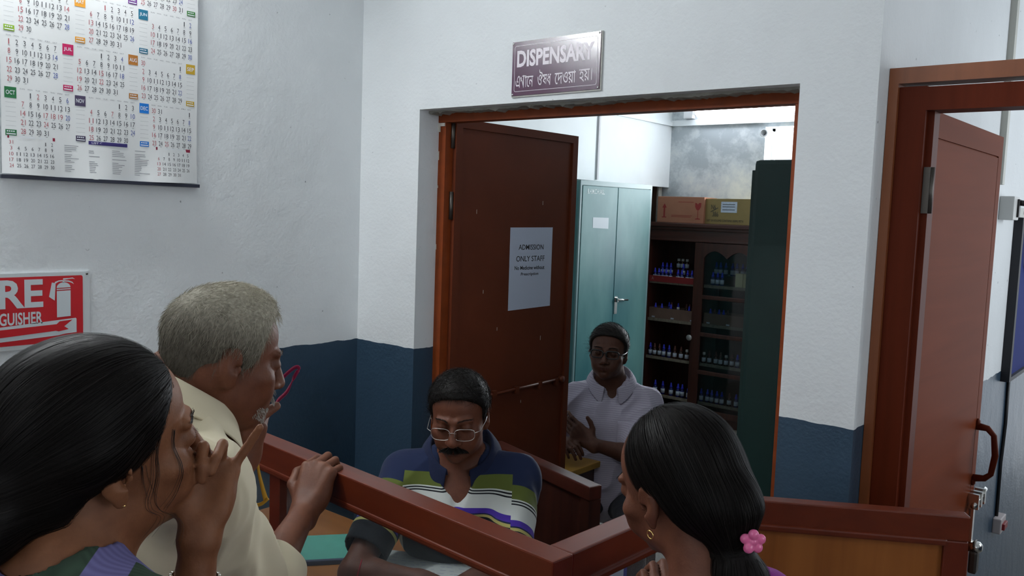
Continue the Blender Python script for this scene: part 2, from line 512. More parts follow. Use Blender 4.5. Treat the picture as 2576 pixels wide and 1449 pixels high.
for x in (0.21, 0.33, 0.46, 0.56): mb.box((x, 1.10, 0.0), (x + 0.02, 1.125, 0.013), 0, LM)
mb.tube([LM @ Vector((LL - 0.055, 1.122, 0.004)), LM @ Vector((LL - 0.055, 1.122, 0.022))], 0.012, 0, 10)
mb.build('bolt', M_leaf, leaf)

# ---------------------------------------------------------------- door_2 : wooden frame and leaf of the corridor
d2 = struct_empty('door_2', (1.70, 0.08, 0))
FX1 = 2.70
mb = MB()
mb.box((1.684, 0.082, 0), (1.740, 0.150, 2.052)); mb.box((FX1 - 0.06, 0.082, 0), (FX1, 0.150, 2.052)); mb.box((1.740, 0.082, 2.000), (FX1 - 0.06, 0.150, 2.050))
mb.box((1.740, 0.105, 0), (1.753, 0.150, 2.000))           # rebate
mb.build('frame', M_frame_wood, d2)
mb = MB()
mb.box((1.664, 0.070, 0), (1.6835, 0.128, 2.092)); mb.box((1.6835, 0.070, 2.058), (FX1 + 0.02, 0.128, 2.092)); mb.box((FX1, 0.070, 0), (FX1 + 0.02, 0.128, 2.058))
mb.build('architrave', M_frame_light, d2)
RA = Vector((1.7435, 0.135, 0)); RB = Vector((1.766, 0.800, 0)); RD = (RB - RA).normalized(); RL = (RB - RA).length
RM = Matrix(((RD.x, 0, RD.y, RA.x), (RD.y, 0, -RD.x, RA.y), (0, 1, 0, 0.0), (0, 0, 0, 1)))
M_veneer = wood_mat('door_veneer', rgb(114, 54, 30), rgb(124, 60, 35), 0.5, 3, 1, 0.0, 0.03, 0.03)
mb = MB()
mb.prism([(0, 0.01), (RL, 0.01), (RL, 2.006), (0, 2.006)], -0.034, -0.004, RM)
G = 0.004                                                  # flush board with a routed line near its edge
mb.box((0, 0.01, -0.004), (0.045 - G, 2.006, 0.0), 0, RM); mb.box((RL - 0.045 + G, 0.01, -0.004), (RL, 2.006, 0.0), 0, RM)
mb.box((0.045 - G, 1.950, -0.004), (RL - 0.045 + G, 2.006, 0.0), 0, RM); mb.box((0.045, 0.03, -0.004), (RL - 0.045, 1.946, 0.0), 0, RM)
rl = mb.build('leaf', M_veneer, d2)
mb = MB()
for z in (1.78, 1.0, 0.3):
    mb.box((1.741, 0.098, z), (1.7545, 0.1045, z + 0.10)); mb.tube([(1.755, 0.108, z), (1.755, 0.108, z + 0.10)], 0.006, 0, 8)
mb.build('hinge', M_dark_steel, d2)
mb = MB()                                                  # turned D handle near the free edge
hx = RL - 0.03
mb.tube([RM @ Vector((hx, 1.195, 0.0)), RM @ Vector((hx, 1.193, 0.028)), RM @ Vector((hx, 1.175, 0.045)), RM @ Vector((hx, 1.12, 0.052)), RM @ Vector((hx, 1.065, 0.045)), RM @ Vector((hx, 1.05, 0.03)), RM @ Vector((hx, 1.045, 0.0))],
        [0.011, 0.009, 0.008, 0.009, 0.008, 0.009, 0.011], 0, 10)
for z in (1.205, 1.035): mb.lathe([(0.012, 0), (0.012, 0.004), (0.007, 0.008)], RM @ Matrix.Translation((hx, z, 0)), 0, 12)
mb.build('handle', M_frame_wood, rl)
mb = MB()                                                  # chromed sliding bolt with hasp
mb.tube([RM @ Vector((RL - 0.075, 0.975, 0.018)), RM @ Vector((RL + 0.045, 1.0, 0.018))], 0.008, 0, 10)
for x in (RL - 0.065, RL - 0.03, RL + 0.008): mb.box((x, 0.965, 0.0), (x + 0.012, 1.008, 0.028), 0, RM)
mb.box((RL - 0.030, 0.85, 0.002), (RL - 0.012, 0.985, 0.010), 0, RM)
mb.lathe([(0.017, 0), (0.017, 0.03), (0.009, 0.038)], RM @ Matrix.Translation((RL - 0.02, 0.845, 0)), 0, 12)
mb.build('bolt', M_chrome, rl)
mb = MB(); mb.rbox((RL - 0.04, 0.77, 0.008), (RL - 0.005, 0.835, 0.03), 0.006, 0, RM)
mb.tube([RM @ Vector((RL - 0.034, 0.83, 0.019)), RM @ Vector((RL - 0.034, 0.862, 0.019)), RM @ Vector((RL - 0.011, 0.862, 0.019)), RM @ Vector((RL - 0.011, 0.83, 0.019))], 0.0035, 0, 8)
mb.build('padlock', M_dark_steel, rl)

# ================================================================= WALL THINGS
# ---- big sheet calendar, left wall
ML = plane_M((0.0, 0.0, 0.0), (0, 1, 0), (0, 0, 1))          # x = world Y, y = world Z, z = world +X
cal = thing('wall_calendar', (0.004, -0.86, 2.15), 'large white wall calendar sheet with twelve months of dates, hung above the red fire sign', 'calendar')
CX0, CX1, CZ0, CZ1 = -1.108, -0.604, 1.800, 2.505


def cal_z(y, z):                                             # gentle curl of the sheet
    t = (z - CZ0) / (CZ1 - CZ0)
    return 0.006 + 0.010 * math.exp(-t * 9) * (0.5 + 0.5 * math.sin(y * 34)) + 0.004 * math.sin(y * 21 + z * 9) * (1 - t) + 0.003


mb = MB(); NX, NZ = 60, 70
P = []
for j in range(NZ + 1):
    for i in range(NX + 1):
        t = i / NX; z = CZ0 + (CZ1 - CZ0) * j / NZ; y = CX0 + (CX1 - CX0) * t
        P.append((cal_z(y, z), y + (0.012 * (1 - j / NZ) if i == NX else 0) * 0.0, z - (0.004 * math.sin(t * 3.1) if j == 0 else 0)))
n1_ = len(P)
P += [(p[0] - 0.0006, p[1], p[2]) for p in P]
fs = []
for j in range(NZ):
    for i in range(NX):
        a = j * (NX + 1) + i
        q = (a, a + 1, a + NX + 2, a + NX + 1)
        fs.append(q); fs.append(tuple(n1_ + k for k in q[::-1]))
mb.add(P, fs, 0, True)
M_cal = mat('calendar_paper', rgb(226, 228, 228), 0.32, spec=0.5, coat=0.3)
mb.build('sheet', M_cal, cal)
M_tin = mat('tin_strip', rgb(40, 44, 60), 0.4)
mb = MB(); mb.box((0.002, CX0 - 0.004, CZ0 - 0.012), (0.016, CX1 + 0.004, CZ0 - 0.003)); mb.build('bottom_strip', M_tin, cal)
mb = MB(); mb.box((0.002, CX0 - 0.004, CZ1), (0.018, CX1 + 0.004, CZ1 + 0.012)); mb.build('top_strip', M_tin, cal)


class CalMB(MB):
    """Flat marks laid on the curled sheet."""
    def add(s, verts, faces, mi=0, sm=False):
        MB.add(s, [(cal_z(v[1], v[2]) + 0.0003 + v[0], v[1], v[2]) for v in verts], faces, mi, sm)


months = ['JAN', 'FEB', 'MAR', 'APR', 'MAY', 'JUN', 'JUL', 'AUG', 'SEP', 'OCT', 'NOV', 'DEC']
first = [1, 4, 4, 0, 2, 5, 0, 3, 6, 1, 4, 6]
ndays = [31, 28, 31, 30, 31, 30, 31, 31, 30, 31, 30, 31]
mcol = [(30, 90, 190), (120, 60, 150), (60, 130, 60), (140, 180, 40), (226, 156, 50), (30, 110, 140), (190, 24, 90), (176, 112, 40), (196, 160, 40), (26, 110, 60), (70, 60, 90), (20, 120, 210)]
reds = {1: [1, 26], 2: [], 3: [25, 30], 4: [14], 5: [1], 6: [], 7: [15, 29], 8: [15, 22], 9: [], 10: [2, 17, 18, 19, 24], 11: [7], 12: [25]}
blk, red_, blu, grey = CalMB(), CalMB(), CalMB(), CalMB()
tiles = []
CW = (CX1 - CX0 - 0.012) / 3
for mth in range(12):
    r_, c_ = divmod(mth, 3)
    x0 = CX0 + 0.006 + c_ * CW; ztop = 2.006 + 0.122 * (3 - r_) + 0.002
    lab_left = (r_ % 2 == 1)
    lx = x0 + 0.001 if lab_left else x0 + CW - 0.028
    dx0 = x0 + 0.032 if lab_left else x0 + 0.004
    cw = (CW - 0.040) / 7
    tl = CalMB(); rect(tl, ML, lx, ztop - 0.030, lx + 0.026, ztop - 0.004, 0.0001, 0)
    put_text(tl, months[mth], (lx + 0.003, ztop - 0.022, lx + 0.023, ztop - 0.012), ML, 0.012, 1, False, 0.0003)
    rect(tl, ML, lx + 0.001, ztop - 0.118, lx + 0.025, ztop - 0.104, 0.0002, 0)
    for k in range(4):
        rect(tl, ML, lx + 0.004 + k * 0.0045, ztop - 0.1095, lx + 0.007 + k * 0.0045, ztop - 0.1065, 0.0006, 1)
    rect(tl, ML, lx + 0.003, ztop - 0.1155, lx + 0.023, ztop - 0.113, 0.0006, 1)
    tiles.append((tl, mcol[mth]))
    for k, dn in enumerate(('SUN', 'MON', 'TUE', 'WED', 'THU', 'FRI', 'SAT')):
        put_text(grey, dn, (dx0 + k * cw + 0.003, ztop - 0.0075, dx0 + k * cw + cw - 0.004, ztop - 0.0045), ML)
    for k in range(6):
        grey.add([ML @ Vector(p) for p in ((lx + 0.002, ztop - 0.040 - k * 0.011, 0), (lx + 0.024, ztop - 0.040 - k * 0.011, 0), (lx + 0.024, ztop - 0.0404 - k * 0.011, 0), (lx + 0.002, ztop - 0.0404 - k * 0.011, 0))], [(0, 1, 2, 3)])
    for d in range(1, ndays[mth] + 1):
        q = first[mth] + d - 1
        wr, wd = divmod(q, 7)
        if wr == 5: wr = 0
        zz = ztop - 0.014 - wr * 0.0215
        tgt = red_ if wd == 0 or d in reds[mth + 1] else (blu if (wd == 6 and d % 2 == 0) else blk)
        s_ = str(d); w_ = 0.0024 if d == 1 else (0.0052 if d < 10 else 0.0108)
        xx = dx0 + wd * cw + (cw - w_) / 2
        put_text(tgt, s_, (xx, zz - 0.0125, xx + w_, zz), ML, 0.0)
        rect(grey, ML, dx0 + wd * cw + 0.007, zz - 0.0158, dx0 + wd * cw + cw - 0.006, zz - 0.0147)
# bottom strip: two small months and the list of holidays
for (x0, title, f_, nd, wc) in ((CX0 + 0.012, 'DECEMBER - 2017', 5, 31, 0.0155), (CX1 - 0.125, 'JANUARY - 2019', 2, 31, 0.0148)):
    tl = CalMB(); rect(tl, ML, x0, 1.884, x0 + 7 * wc, 1.892, 0.0002, 0); put_text(tl, title, (x0 + 0.025, 1.8855, x0 + 7 * wc - 0.025, 1.8905), ML, 0.01, 1, False, 0.0003); tiles.append((tl, (140, 30, 60)))
    for d in range(1, nd + 1):
        wr, wd = divmod(f_ + d - 1, 7)
        if wr == 5: wr = 0
        zz = 1.879 - wr * 0.0138; w_ = 0.0019 if d == 1 else (0.0042 if d < 10 else 0.0088)
        xx = x0 + wd * wc + (wc - w_) / 2
        put_text(red_ if wd == 0 else blk, str(d), (xx, zz - 0.0085, xx + w_, zz), ML)
tl = CalMB(); rect(tl, ML, -0.905, 1.884, -0.805, 1.893, 0.0002, 0); put_text(tl, 'LIST OF HOLIDAYS', (-0.897, 1.886, -0.813, 1.891), ML, 0.012, 1, False, 0.0003); tiles.append((tl, (50, 40, 110)))
for k in range(15):
    for x in (-0.965, -0.905, -0.845, -0.785):
        if r2.random() < 0.8: rect(grey, ML, x, 1.876 - k * 0.0045, x + r2.uniform(0.012, 0.04), 1.8775 - k * 0.0045)
put_text(blk, '2018', (CX0 + 0.18, 2.44 + 0.055, CX1 - 0.18, 2.50), ML, 0.01)
blk.build('printed_dates', mat('ink_soft_black', rgb(62, 64, 70), 0.6), cal); red_.build('red_dates', mat('ink_red', rgb(176, 88, 96), 0.6), cal)
blu.build('blue_dates', mat('ink_blue', rgb(70, 90, 160), 0.6), cal); grey.build('small_print', mat('ink_grey', rgb(140, 142, 148), 0.6), cal)
for tl, c in tiles: tl.build('month_tile', [mat('tile_%d_%d_%d' % c, rgb(*c), 0.4), M_paper], cal)

# ---- fire extinguisher sign, left wall
fs_ = thing('fire_extinguisher_sign', (0.003, -1.06, 1.46), 'red and white fire extinguisher sign with arrow on the wall under the calendar', 'sign')
FX_R = -0.904
mb = MB(); mb.prism(rrect_pts(-1.212, 1.372, FX_R, 1.560, 0.004), 0.001, 0.006, ML); mb.build('plate', mat('sign_white', rgb(206, 212, 214), 0.45, bump=0.08, bscale=60), fs_)
mb = MB(); mb.add([ML @ Vector((x, y, 0.0066)) for x, y in rrect_pts(-1.200, 1.383, -0.9215, 1.5505, 0.005)], [list(range(28))]); mb.build('red_field', mat('sign_red', rgb(196, 22, 34), 0.45), fs_)
mb = MB(); z = 0.0072
put_text(mb, 'FIRE', (-1.188, 1.4745, -1.018, 1.5440), ML, 0.028, 0, False, z)
put_text(mb, 'EXTINGUISHER', (-1.188, 1.4335, -1.020, 1.4640), ML, 0.022, 0, False, z)
X = lambda u: -1.019 + (u - 640) * 0.000136   # sign layout, drawing units
Zy = lambda v: 1.545 - (v - 200) * 0.000148
def poly(pts, mi=0): mb.add([ML @ Vector((X(a), Zy(b), z)) for a, b in pts], [list(range(len(pts)))][::1], mi)
poly([(885, 420), (885, 870), (1130, 860), (1132, 415)][::1]); poly([(885, 384), (885, 402), (1132, 397), (1132, 380)])
poly([(885, 368), (1132, 364)] + [(1008 + 124 * math.cos(a), 366 - 92 * math.sin(a)) for a in np.linspace(0.0, PI, 12)])
poly([(990, 240), (990, 285), (1022, 285), (1022, 240)]); poly([(1000, 205), (1000, 235), (1100, 222), (1160, 215), (1215, 225), (1170, 198), (1100, 205)])
poly([(1015, 240), (1020, 262), (1090, 268), (1150, 285), (1195, 312), (1165, 272), (1100, 246)])
poly([(855, 262), (850, 280), (870, 290), (920, 260), (995, 256), (995, 236), (920, 240)]); poly([(800, 270), (748, 512), (848, 580), (866, 285)])
# arrow band
poly([(-500, 1000), (-500, 1238), (900, 1180), (1020, 1160), (1235, 1150), (1235, 915), (1220, 898)])
mb.build('lettering', mat('sign_white_print', rgb(205, 214, 218), 0.5), fs_)
mb = MB(); z = 0.0077
poly([(-500, 1035), (-500, 1170), (860, 1098), (910, 1112), (1090, 1085), (1010, 1030), (1160, 925), (930, 940), (875, 985)])
mb.build('arrow', bpy.data.materials['sign_red'], fs_)
mb = MB()
mb.tube([(0.006, -0.911, 1.5535), (0.0085, -0.911, 1.5535)], 0.0025, 0, 8); mb.build('nail', M_dark_steel, fs_)

# ---- dispensary sign over the doorway
MF = plane_M((0.0, 0.0, 0.0), (1, 0, 0), (0, 0, 1))          # x = world X, y = world Z, z = world -Y
sg = thing('dispensary_sign', (0.805, -0.004, 2.157), 'dark maroon DISPENSARY sign with white lettering mounted over the doorway', 'sign')
SX0, SX1, SZ0, SZ1 = 0.6555, 0.955, 2.0815, 2.2315
tilt = Matrix.Translation((0.805, 0, 2.157)) @ Matrix.Rotation(math.radians(-0.4), 4, 'Y') @ Matrix.Translation((-0.805, 0, -2.157))
MS = tilt @ MF
mb = MB(); mb.prism([(SX0 - 0.002, SZ0 - 0.004), (SX1 + 0.004, SZ0 - 0.004), (SX1 + 0.004, SZ1 + 0.001), (SX0 - 0.002, SZ1 + 0.001)], 0.001, 0.005, MS); mb.build('backing', mat('sign_backing', rgb(178, 178, 172), 0.5), sg)
M_sgn = mat('sign_maroon_gloss', rgb(70, 34, 62), 0.13, var=0.06, vscale=9, spec=0.6, coat=0.0)
mb = MB(); mb.prism([(SX0, SZ0), (SX1, SZ0), (SX1, SZ1), (SX0, SZ1)], 0.005, 0.0075, MS); mb.build('face_panel', M_sgn, sg)
mb = MB(); z = 0.0079
put_text(mb, 'DISPENSARY', (0.673, 2.1600, 0.936, 2.2070), MS, 0.034, 0, False, z)
# second line, set in visual glyph order
put_text(mb, '\u098f', (0.670, 2.1035, 0.685, 2.1365), MS, 0.0, 0, False, z)
put_text(mb, '\u09be\u09c7\u09a8', (0.7035, 2.1035, 0.733, 2.1365), MS, 0.0, 0, False, z)
def stroke2d(pts, w, box):
    x0, y0, x1, y1 = box
    P = [Vector((x0 + a * (x1 - x0), y0 + b * (y1 - y0))) for a, b in pts]
    for a, b in zip(P[:-1], P[1:]):
        t = (b - a).normalized(); n_ = Vector((-t.y, t.x)) * w / 2; a = a - t * w * 0.3; b = b + t * w * 0.3
        mb.add([MS @ Vector((q.x, q.y, z)) for q in (a - n_, b - n_, b + n_, a + n_)], [(0, 1, 2, 3)])
KB = (0.6865, 2.1035, 0.7005, 2.1365)
stroke2d([(0.02, 0.70), (0.18, 0.88), (0.34, 0.76), (0.22, 0.58), (0.12, 0.56)], 0.0022, KB); stroke2d([(0.12, 0.56), (0.40, 0.62), (0.62, 0.40), (0.86, 0.04)], 0.0026, KB); stroke2d([(0.86, 0.0), (0.86, 1.0)], 0.0026, KB); stroke2d([(0.55, 0.95), (1.25, 0.95)], 0.0024, KB)
put_text(mb, '\u0994\u09b7\u09a7', (0.748, 2.1035, 0.795, 2.1480), MS, 0.0, 0, False, z)
put_text(mb, '\u09c7\u09a6\u0993\u09df\u09be', (0.808, 2.1035, 0.878, 2.1370), MS, 0.0, 0, False, z)
put_text(mb, '\u09b9\u09df\u0964', (0.890, 2.1035, 0.931, 2.1370), MS, 0.0, 0, False, z)
o_, i_ = rrect_pts(SX0 + 0.0085, SZ0 + 0.011, SX1 - 0.0085, SZ1 - 0.011, 0.006), rrect_pts(SX0 + 0.0098, SZ0 + 0.0123, SX1 - 0.0098, SZ1 - 0.0123, 0.005)
ring2d(mb, MS, o_, i_, z, 0)
mb.build('lettering', mat('sign_cream_print', rgb(214, 206, 214), 0.35), sg)
for x, y in ((SX0 + 0.004, SZ1 - 0.004), (SX1 - 0.004, SZ1 - 0.004), (SX0 + 0.004, SZ0 + 0.004), (SX1 - 0.004, SZ0 + 0.004)):
    mb = MB(); mb.lathe([(0.0028, 0.0075), (0.0028, 0.0085), (0.0012, 0.0095)], MS @ Matrix.Translation((x, y, 0)), 0, 10); mb.build('screw', M_chrome, sg)

# ---- notice taped to the open leaf
nt_ = thing('door_notice', tuple(LM @ Vector((0.40, 1.55, 0.0))), 'white paper notice ADMISSION ONLY STAFF taped to the brown open door', 'notice')
mb = MB(); mb.prism([(0.288, 1.402), (0.523, 1.407), (0.522, 1.700), (0.286, 1.697)], -0.0018, -0.0010, LM); mb.build('sheet', mat('notice_paper', rgb(196, 204, 222), 0.7), nt_)
mb = MB()
for s_, b_ in (('ADMISSION', (0.333, 1.618, 0.472, 1.637)), ('ONLY STAFF', (0.322, 1.576, 0.480, 1.596))): put_text(mb, s_, b_, LM, 0.006, 0, False, -0.0006)
for s_, b_ in (('No Medicine without', (0.315, 1.546, 0.481, 1.560)), ('Prescription', (0.350, 1.522, 0.448, 1.536))): put_text(mb, s_, b_, LM, 0.016, 0, False, -0.0006)
mb.build('lettering', M_ink, nt_)

# ---- corridor wall things
MC = 1.663
sb = thing('switch_box', (MC, 1.49, 1.82), 'small white electrical box on the corridor wall beside the open wooden door', 'switch box')
mb = MB(); mb.rbox((MC, 1.40, 1.785), (MC + 0.045, 1.50, 1.865), 0.004); mb.build('housing', mat('box_white', rgb(196, 198, 196), 0.5), sb)
mb = MB(); mb.rbox((MC + 0.040, 1.455, 1.795), (MC + 0.052, 1.485, 1.857), 0.002); mb.build('socket_face', M_black, sb)
mb = MB(); mb.tube([(MC + 0.05, 1.475, 1.845), (MC + 0.075, 1.49, 1.842)], 0.010, 0, 10); mb.build('plug', M_black, sb)
sp = thing('wall_strip', (MC, 1.75, 1.815), 'pale horizontal metal strip on the corridor wall above the blue board', 'bracket')
mb = MB(); mb.rbox((MC, 1.515, 1.797), (MC + 0.035, 2.15, 1.831), 0.003); mb.build('bar', mat('strip_grey', rgb(176, 178, 170), 0.5), sp)
mb = MB(); put_text(mb, 'PA', (1.66, 1.808, 1.70, 1.820), plane_M((MC + 0.0355, 0, 0), (0, 1, 0), (0, 0, 1)), 0.01); mb.build('mark', M_ink, sp)
bd = thing('notice_board', (MC, 2.3, 1.5), 'blue felt notice board with dark frame on the corridor wall', 'board')
mb = MB(); mb.box((MC, 1.735, 1.20), (MC + 0.018, 3.0, 1.79)); mb.build('panel', mat('board_blue', rgb(16, 36, 112), 0.9), bd)
mb = MB(); mb.box((MC, 1.70, 1.185), (MC + 0.03, 1.735, 1.80)); mb.box((MC, 1.735, 1.185), (MC + 0.03, 3.0, 1.20)); mb.build('frame', mat('board_frame', rgb(24, 26, 34), 0.6), bd)
cb = MB(); cb.tube([(MC + 0.022, 1.80, 1.795), (MC + 0.024, 1.82, 1.70), (MC + 0.024, 1.86, 1.62), (MC + 0.024, 2.0, 1.55)], 0.004, 0, 8)
tag(cb.build('thin_cable', mat('cable_pale', rgb(160, 176, 160), 0.5)), 'thin pale cable looping down over the blue notice board', 'cable')
cb = MB(); cb.tube([(MC + 0.006, 1.84, 1.215), (MC + 0.006, 1.86, 1.0), (MC + 0.006, 1.83, 0.85), (MC + 0.006, 1.84, 0.63)], 0.006, 0, 8)
tag(cb.build('black_cable', M_black), 'black cable running down the blue corridor dado to the red plug', 'cable')
pl = thing('power_socket', (MC, 1.85, 0.59), 'red and white power plug on the blue corridor dado under the black cable', 'socket')
mb = MB(); mb.rbox((MC, 1.80, 0.572), (MC + 0.03, 1.90, 0.632), 0.004); mb.build('plate', mat('socket_white', rgb(190, 180, 180), 0.5), pl)
mb = MB(); mb.rbox((MC + 0.028, 1.82, 0.585), (MC + 0.04, 1.885, 0.61), 0.003); mb.build('indicator', mat('socket_red', rgb(130, 24, 30), 0.5), pl)
cd = MB(); cd.box((MC, 1.31, 1.9), (MC + 0.02, 1.345, 3.05))
tag(cd.build('conduit', mat('conduit_ivory', rgb(186, 186, 178), 0.5)), 'ivory plastic conduit running up the corridor wall above the wooden door', 'conduit')

# ================================================================= LAMPS (each lamp carries its own light)
M_tube = emit_mat('tube_glow', (0.95, 0.985, 1.0, 1), 132)
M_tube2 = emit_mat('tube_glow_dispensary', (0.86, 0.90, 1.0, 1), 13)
M_batten = mat('lamp_white_enamel', rgb(228, 230, 232), 0.4)


def tube_lamp(name, a, b, wall, label, glow, r=0.014, group=None):
    a, b, wall = Vector(a), Vector(b), Vector(wall)
    t = thing(name, tuple((a + b) / 2), label, 'lamp', group)
    d = (b - a).normalized(); up = d.cross(wall).normalized()
    Mx = Matrix(((d.x, up.x, wall.x, a.x), (d.y, up.y, wall.y, a.y), (d.z, up.z, wall.z, a.z), (0, 0, 0, 1))); L_ = (b - a).length
    mb = MB(); mb.rbox((-0.03, -0.025, 0.0), (L_ + 0.03, 0.025, 0.03), 0.004, 0, Mx); mb.build('batten', M_batten, t)
    for x in (-0.015, L_ + 0.015):
        mb = MB(); mb.rbox((x - 0.012, -0.018, 0.028), (x + 0.012, 0.018, 0.085), 0.003, 0, Mx); mb.build('lamp_holder', M_batten, t)
    mb = MB(); mb.tube([Mx @ Vector((0, 0, 0.066)), Mx @ Vector((L_, 0, 0.066))], r, 0, 12); mb.build('tube', glow, t)
    return t

tube_lamp('tube_light', (0, -1.72, 2.55), (0, -0.72, 2.55), (1, 0, 0), 'fluorescent tube light on the wall above the calendar', M_tube)
tube_lamp('tube_light', (0.4, -3.0, 3.05), (1.6, -3.0, 3.05), (0, 0, -1), 'added unseen tube light on the ceiling of the waiting hall', emit_mat('ceiling_fill_glow', (0.95, 0.98, 1.0, 1), 60))  # out of view, added to light heads and left wall from above
tube_lamp('tube_light', (-1.40, BY, 2.690), (-0.885, BY, 2.690), (0, -1, 0), 'glowing tube light high on the mottled back wall, the one nearer the teal cupboard', M_tube2, 0.042)  # tube widened so its shape takes in the glare
tube_lamp('tube_light', (-0.835, BY, 2.693), (-0.33, BY, 2.693), (0, -1, 0), 'glowing tube light high on the mottled back wall, nearer the dark green cupboard', M_tube2, 0.042)  # widened for glare like its neighbour
bk = thing('choke_box', (-1.52, BY, 2.70), 'small white box on the back wall beside the glowing tube lights', 'lamp fitting')
mb = MB(); mb.rbox((-1.545, BY - 0.06, 2.645), (-1.455, BY, 2.735), 0.006); mb.build('housing', M_batten, bk)
pe = thing('pipe_stub', (-0.72, BY, 2.49), 'short white pipe end sticking out of the back wall beneath the tube lights', 'pipe')
mb = MB(); Mp = Matrix.Translation((-0.745, BY, 2.485)) @ Matrix.Rotation(PI / 2, 4, 'X')
mb.lathe([(0.034, -0.01), (0.034, 0.14), (0.024, 0.14), (0.024, 0.02)], Mp, 0, 20); mb.build('pipe', M_batten, pe)

# ================================================================= DISPENSARY FURNITURE
# ---- teal steel cupboard (front turned a little towards the door)
aA, aB = Vector((-1.445, 3.36, 0)), Vector((-1.325, 4.20, 0))
aD = (aB - aA).normalized(); AW = (aB - aA).length
AM = Matrix(((aD.x, 0, aD.y, aA.x), (aD.y, 0, -aD.x, aA.y), (0, 1, 0, 0), (0, 0, 0, 1)))
H_ = 2.010
M_teal = mat('teal_enamel', rgb(50, 108, 114), 0.40, var=0.18, vscale=3.0, coat=0.0, spec=0.4, stretch=(1, 1, 0.35), col2=rgb(88, 130, 128))
M_teal_edge = mat('teal_edge', rgb(110, 138, 140), 0.35)
al = thing('steel_cupboard', tuple((aA + aB) / 2), 'tall teal steel cupboard with two doors standing behind the open brown door', 'cupboard')
mb = MB(); mb.rbox((0, 0.0, -0.45), (AW, H_, -0.012), 0.006, 0, AM); mb.box((0, 0.08, -0.012), (0.018, H_, 0.0), 1, AM); mb.box((AW - 0.018, 0.08, -0.012), (AW, H_, 0.0), 1, AM); mb.box((0.018, H_ - 0.035, -0.012), (AW - 0.018, H_, 0.0), 1, AM); mb.box((0.018, 0.08, -0.012), (AW - 0.018, 0.1, 0.0), 1, AM)
mb.build('body', [M_teal, M_teal_edge], al)
xm = AW * 0.50
for a, b in ((0.021, xm - 0.0025), (xm + 0.0025, AW - 0.021)):
    mb = MB(); mb.rbox((a, 0.104, -0.012), (b, H_ - 0.039, 0.004), 0.003, 0, AM); dr = mb.build('door', M_teal, al)
mb = MB(); mb.box((xm + 0.02, 1.075, 0.004), (xm + 0.035, 1.11, 0.03), 0, AM); mb.tube([AM @ Vector((xm + 0.026, 1.095, 0.026)), AM @ Vector((xm + 0.15, 1.088, 0.026))], 0.008, 0, 8); mb.box((xm + 0.012, 0.98, 0.004), (xm + 0.045, 1.12, 0.008), 0, AM)
mb.build('handle', M_chrome, dr)
mb = MB(); put_text(mb, 'B.H.M.C.H./ASL.', (0.075, H_ - 0.098, 0.265, H_ - 0.062), AM, 0.006, 0, False, 0.0052); mb.build('stencil_lettering', mat('stencil_white', rgb(214, 226, 226), 0.5), al)
mb = MB(); mb.prism([(0.145, 1.655), (0.325, 1.650), (0.325, 1.735), (0.145, 1.735)], 0.0042, 0.0052, AM); mb.build('sticker', mat('sticker_white', rgb(176, 186, 192), 0.5), al)

# ---- dark green steel cupboard by the right jamb
M_dgreen = mat('dark_green_enamel', rgb(24, 52, 48), 0.5, var=0.15, vscale=4)
dk = thing('steel_cupboard', (1.05, 1.75, 0), 'dark green steel cupboard standing just inside the doorway by its jamb', 'cupboard')
mb = MB(); mb.rbox((0.822, 1.295, 0.0), (1.27, 2.15, 1.99), 0.018); mb.build('body', M_dgreen, dk)
for y0, y1 in ((1.31, 1.72), (1.725, 2.135)):
    mb = MB(); mb.rbox((0.808, y0, 0.09), (0.822, y1, 1.95), 0.003); mb.build('door', M_dgreen, dk)

# ---- glazed wooden medicine bookcase on the back wall
BX0, BX1, BYF, BTOP = -1.655, -0.60, 4.72, 1.712
M_dw = wood_mat('dark_polished_wood', rgb(48, 24, 18), rgb(70, 36, 26), 0.4, 5, 2, 0.3)
M_dw_h = wood_mat('dark_polished_wood_rail', rgb(52, 26, 20), rgb(74, 38, 28), 0.4, 5, 0, 0.3)
M_shelf_edge = mat('dusty_shelf_edge', rgb(120, 112, 98), 0.8, var=0.3, vscale=40)
M_shelf_red = mat('red_painted_board', rgb(120, 26, 28), 0.6)
bc = thing('medicine_bookcase', ((BX0 + BX1) / 2, 4.9, 0), 'dark wooden bookcase of medicine bottles with one glazed door, against the back wall', 'bookcase')
mb = MB()
mb.box((BX0, BYF + 0.01, 0), (BX0 + 0.03, BY - 0.03, 1.65)); mb.box((BX1 - 0.03, BYF + 0.01, 0), (BX1, BY - 0.03, 1.65)); mb.box((BX0, BY - 0.045, 0), (BX1, BY - 0.03, 1.65)); mb.box((BX0, BYF + 0.02, 0), (BX1, BY - 0.03, 0.07))
mb.box((-1.145, BYF + 0.025, 0.07), (-1.115, BY - 0.045, 1.57))
mb.build('carcass', M_dw, bc)
mb = MB(); mb.box((BX0, BYF, 1.555), (BX1, BY - 0.03, 1.655)); mb.rbox((BX0 - 0.01, BYF - 0.035, 1.675), (BX1 + 0.02, BY - 0.03, BTOP), 0.008); mb.rbox((BX0 - 0.005, BYF - 0.018, 1.65), (BX1 + 0.01, BY - 0.03, 1.68), 0.008); mb.rbox((BX0, BYF - 0.012, 1.555), (BX1, BYF + 0.01, 1.572), 0.004)
mb.build('cornice', M_dw_h, bc)
SHZ = [1.195, 0.860, 0.520, 0.185]
for k, z in enumerate(SHZ):
    for a, b in ((BX0 + 0.03, -1.145), (-1.115, BX1 - 0.03)):
        mb = MB(); mb.box((a, BYF + 0.03, z - 0.02), (b, BY - 0.045, z)); mb.box((a, BYF + 0.026, z - 0.024), (b, BYF + 0.03, z + 0.002), 1)
        mb.build('shelf', [M_dw_h, M_shelf_edge], bc)
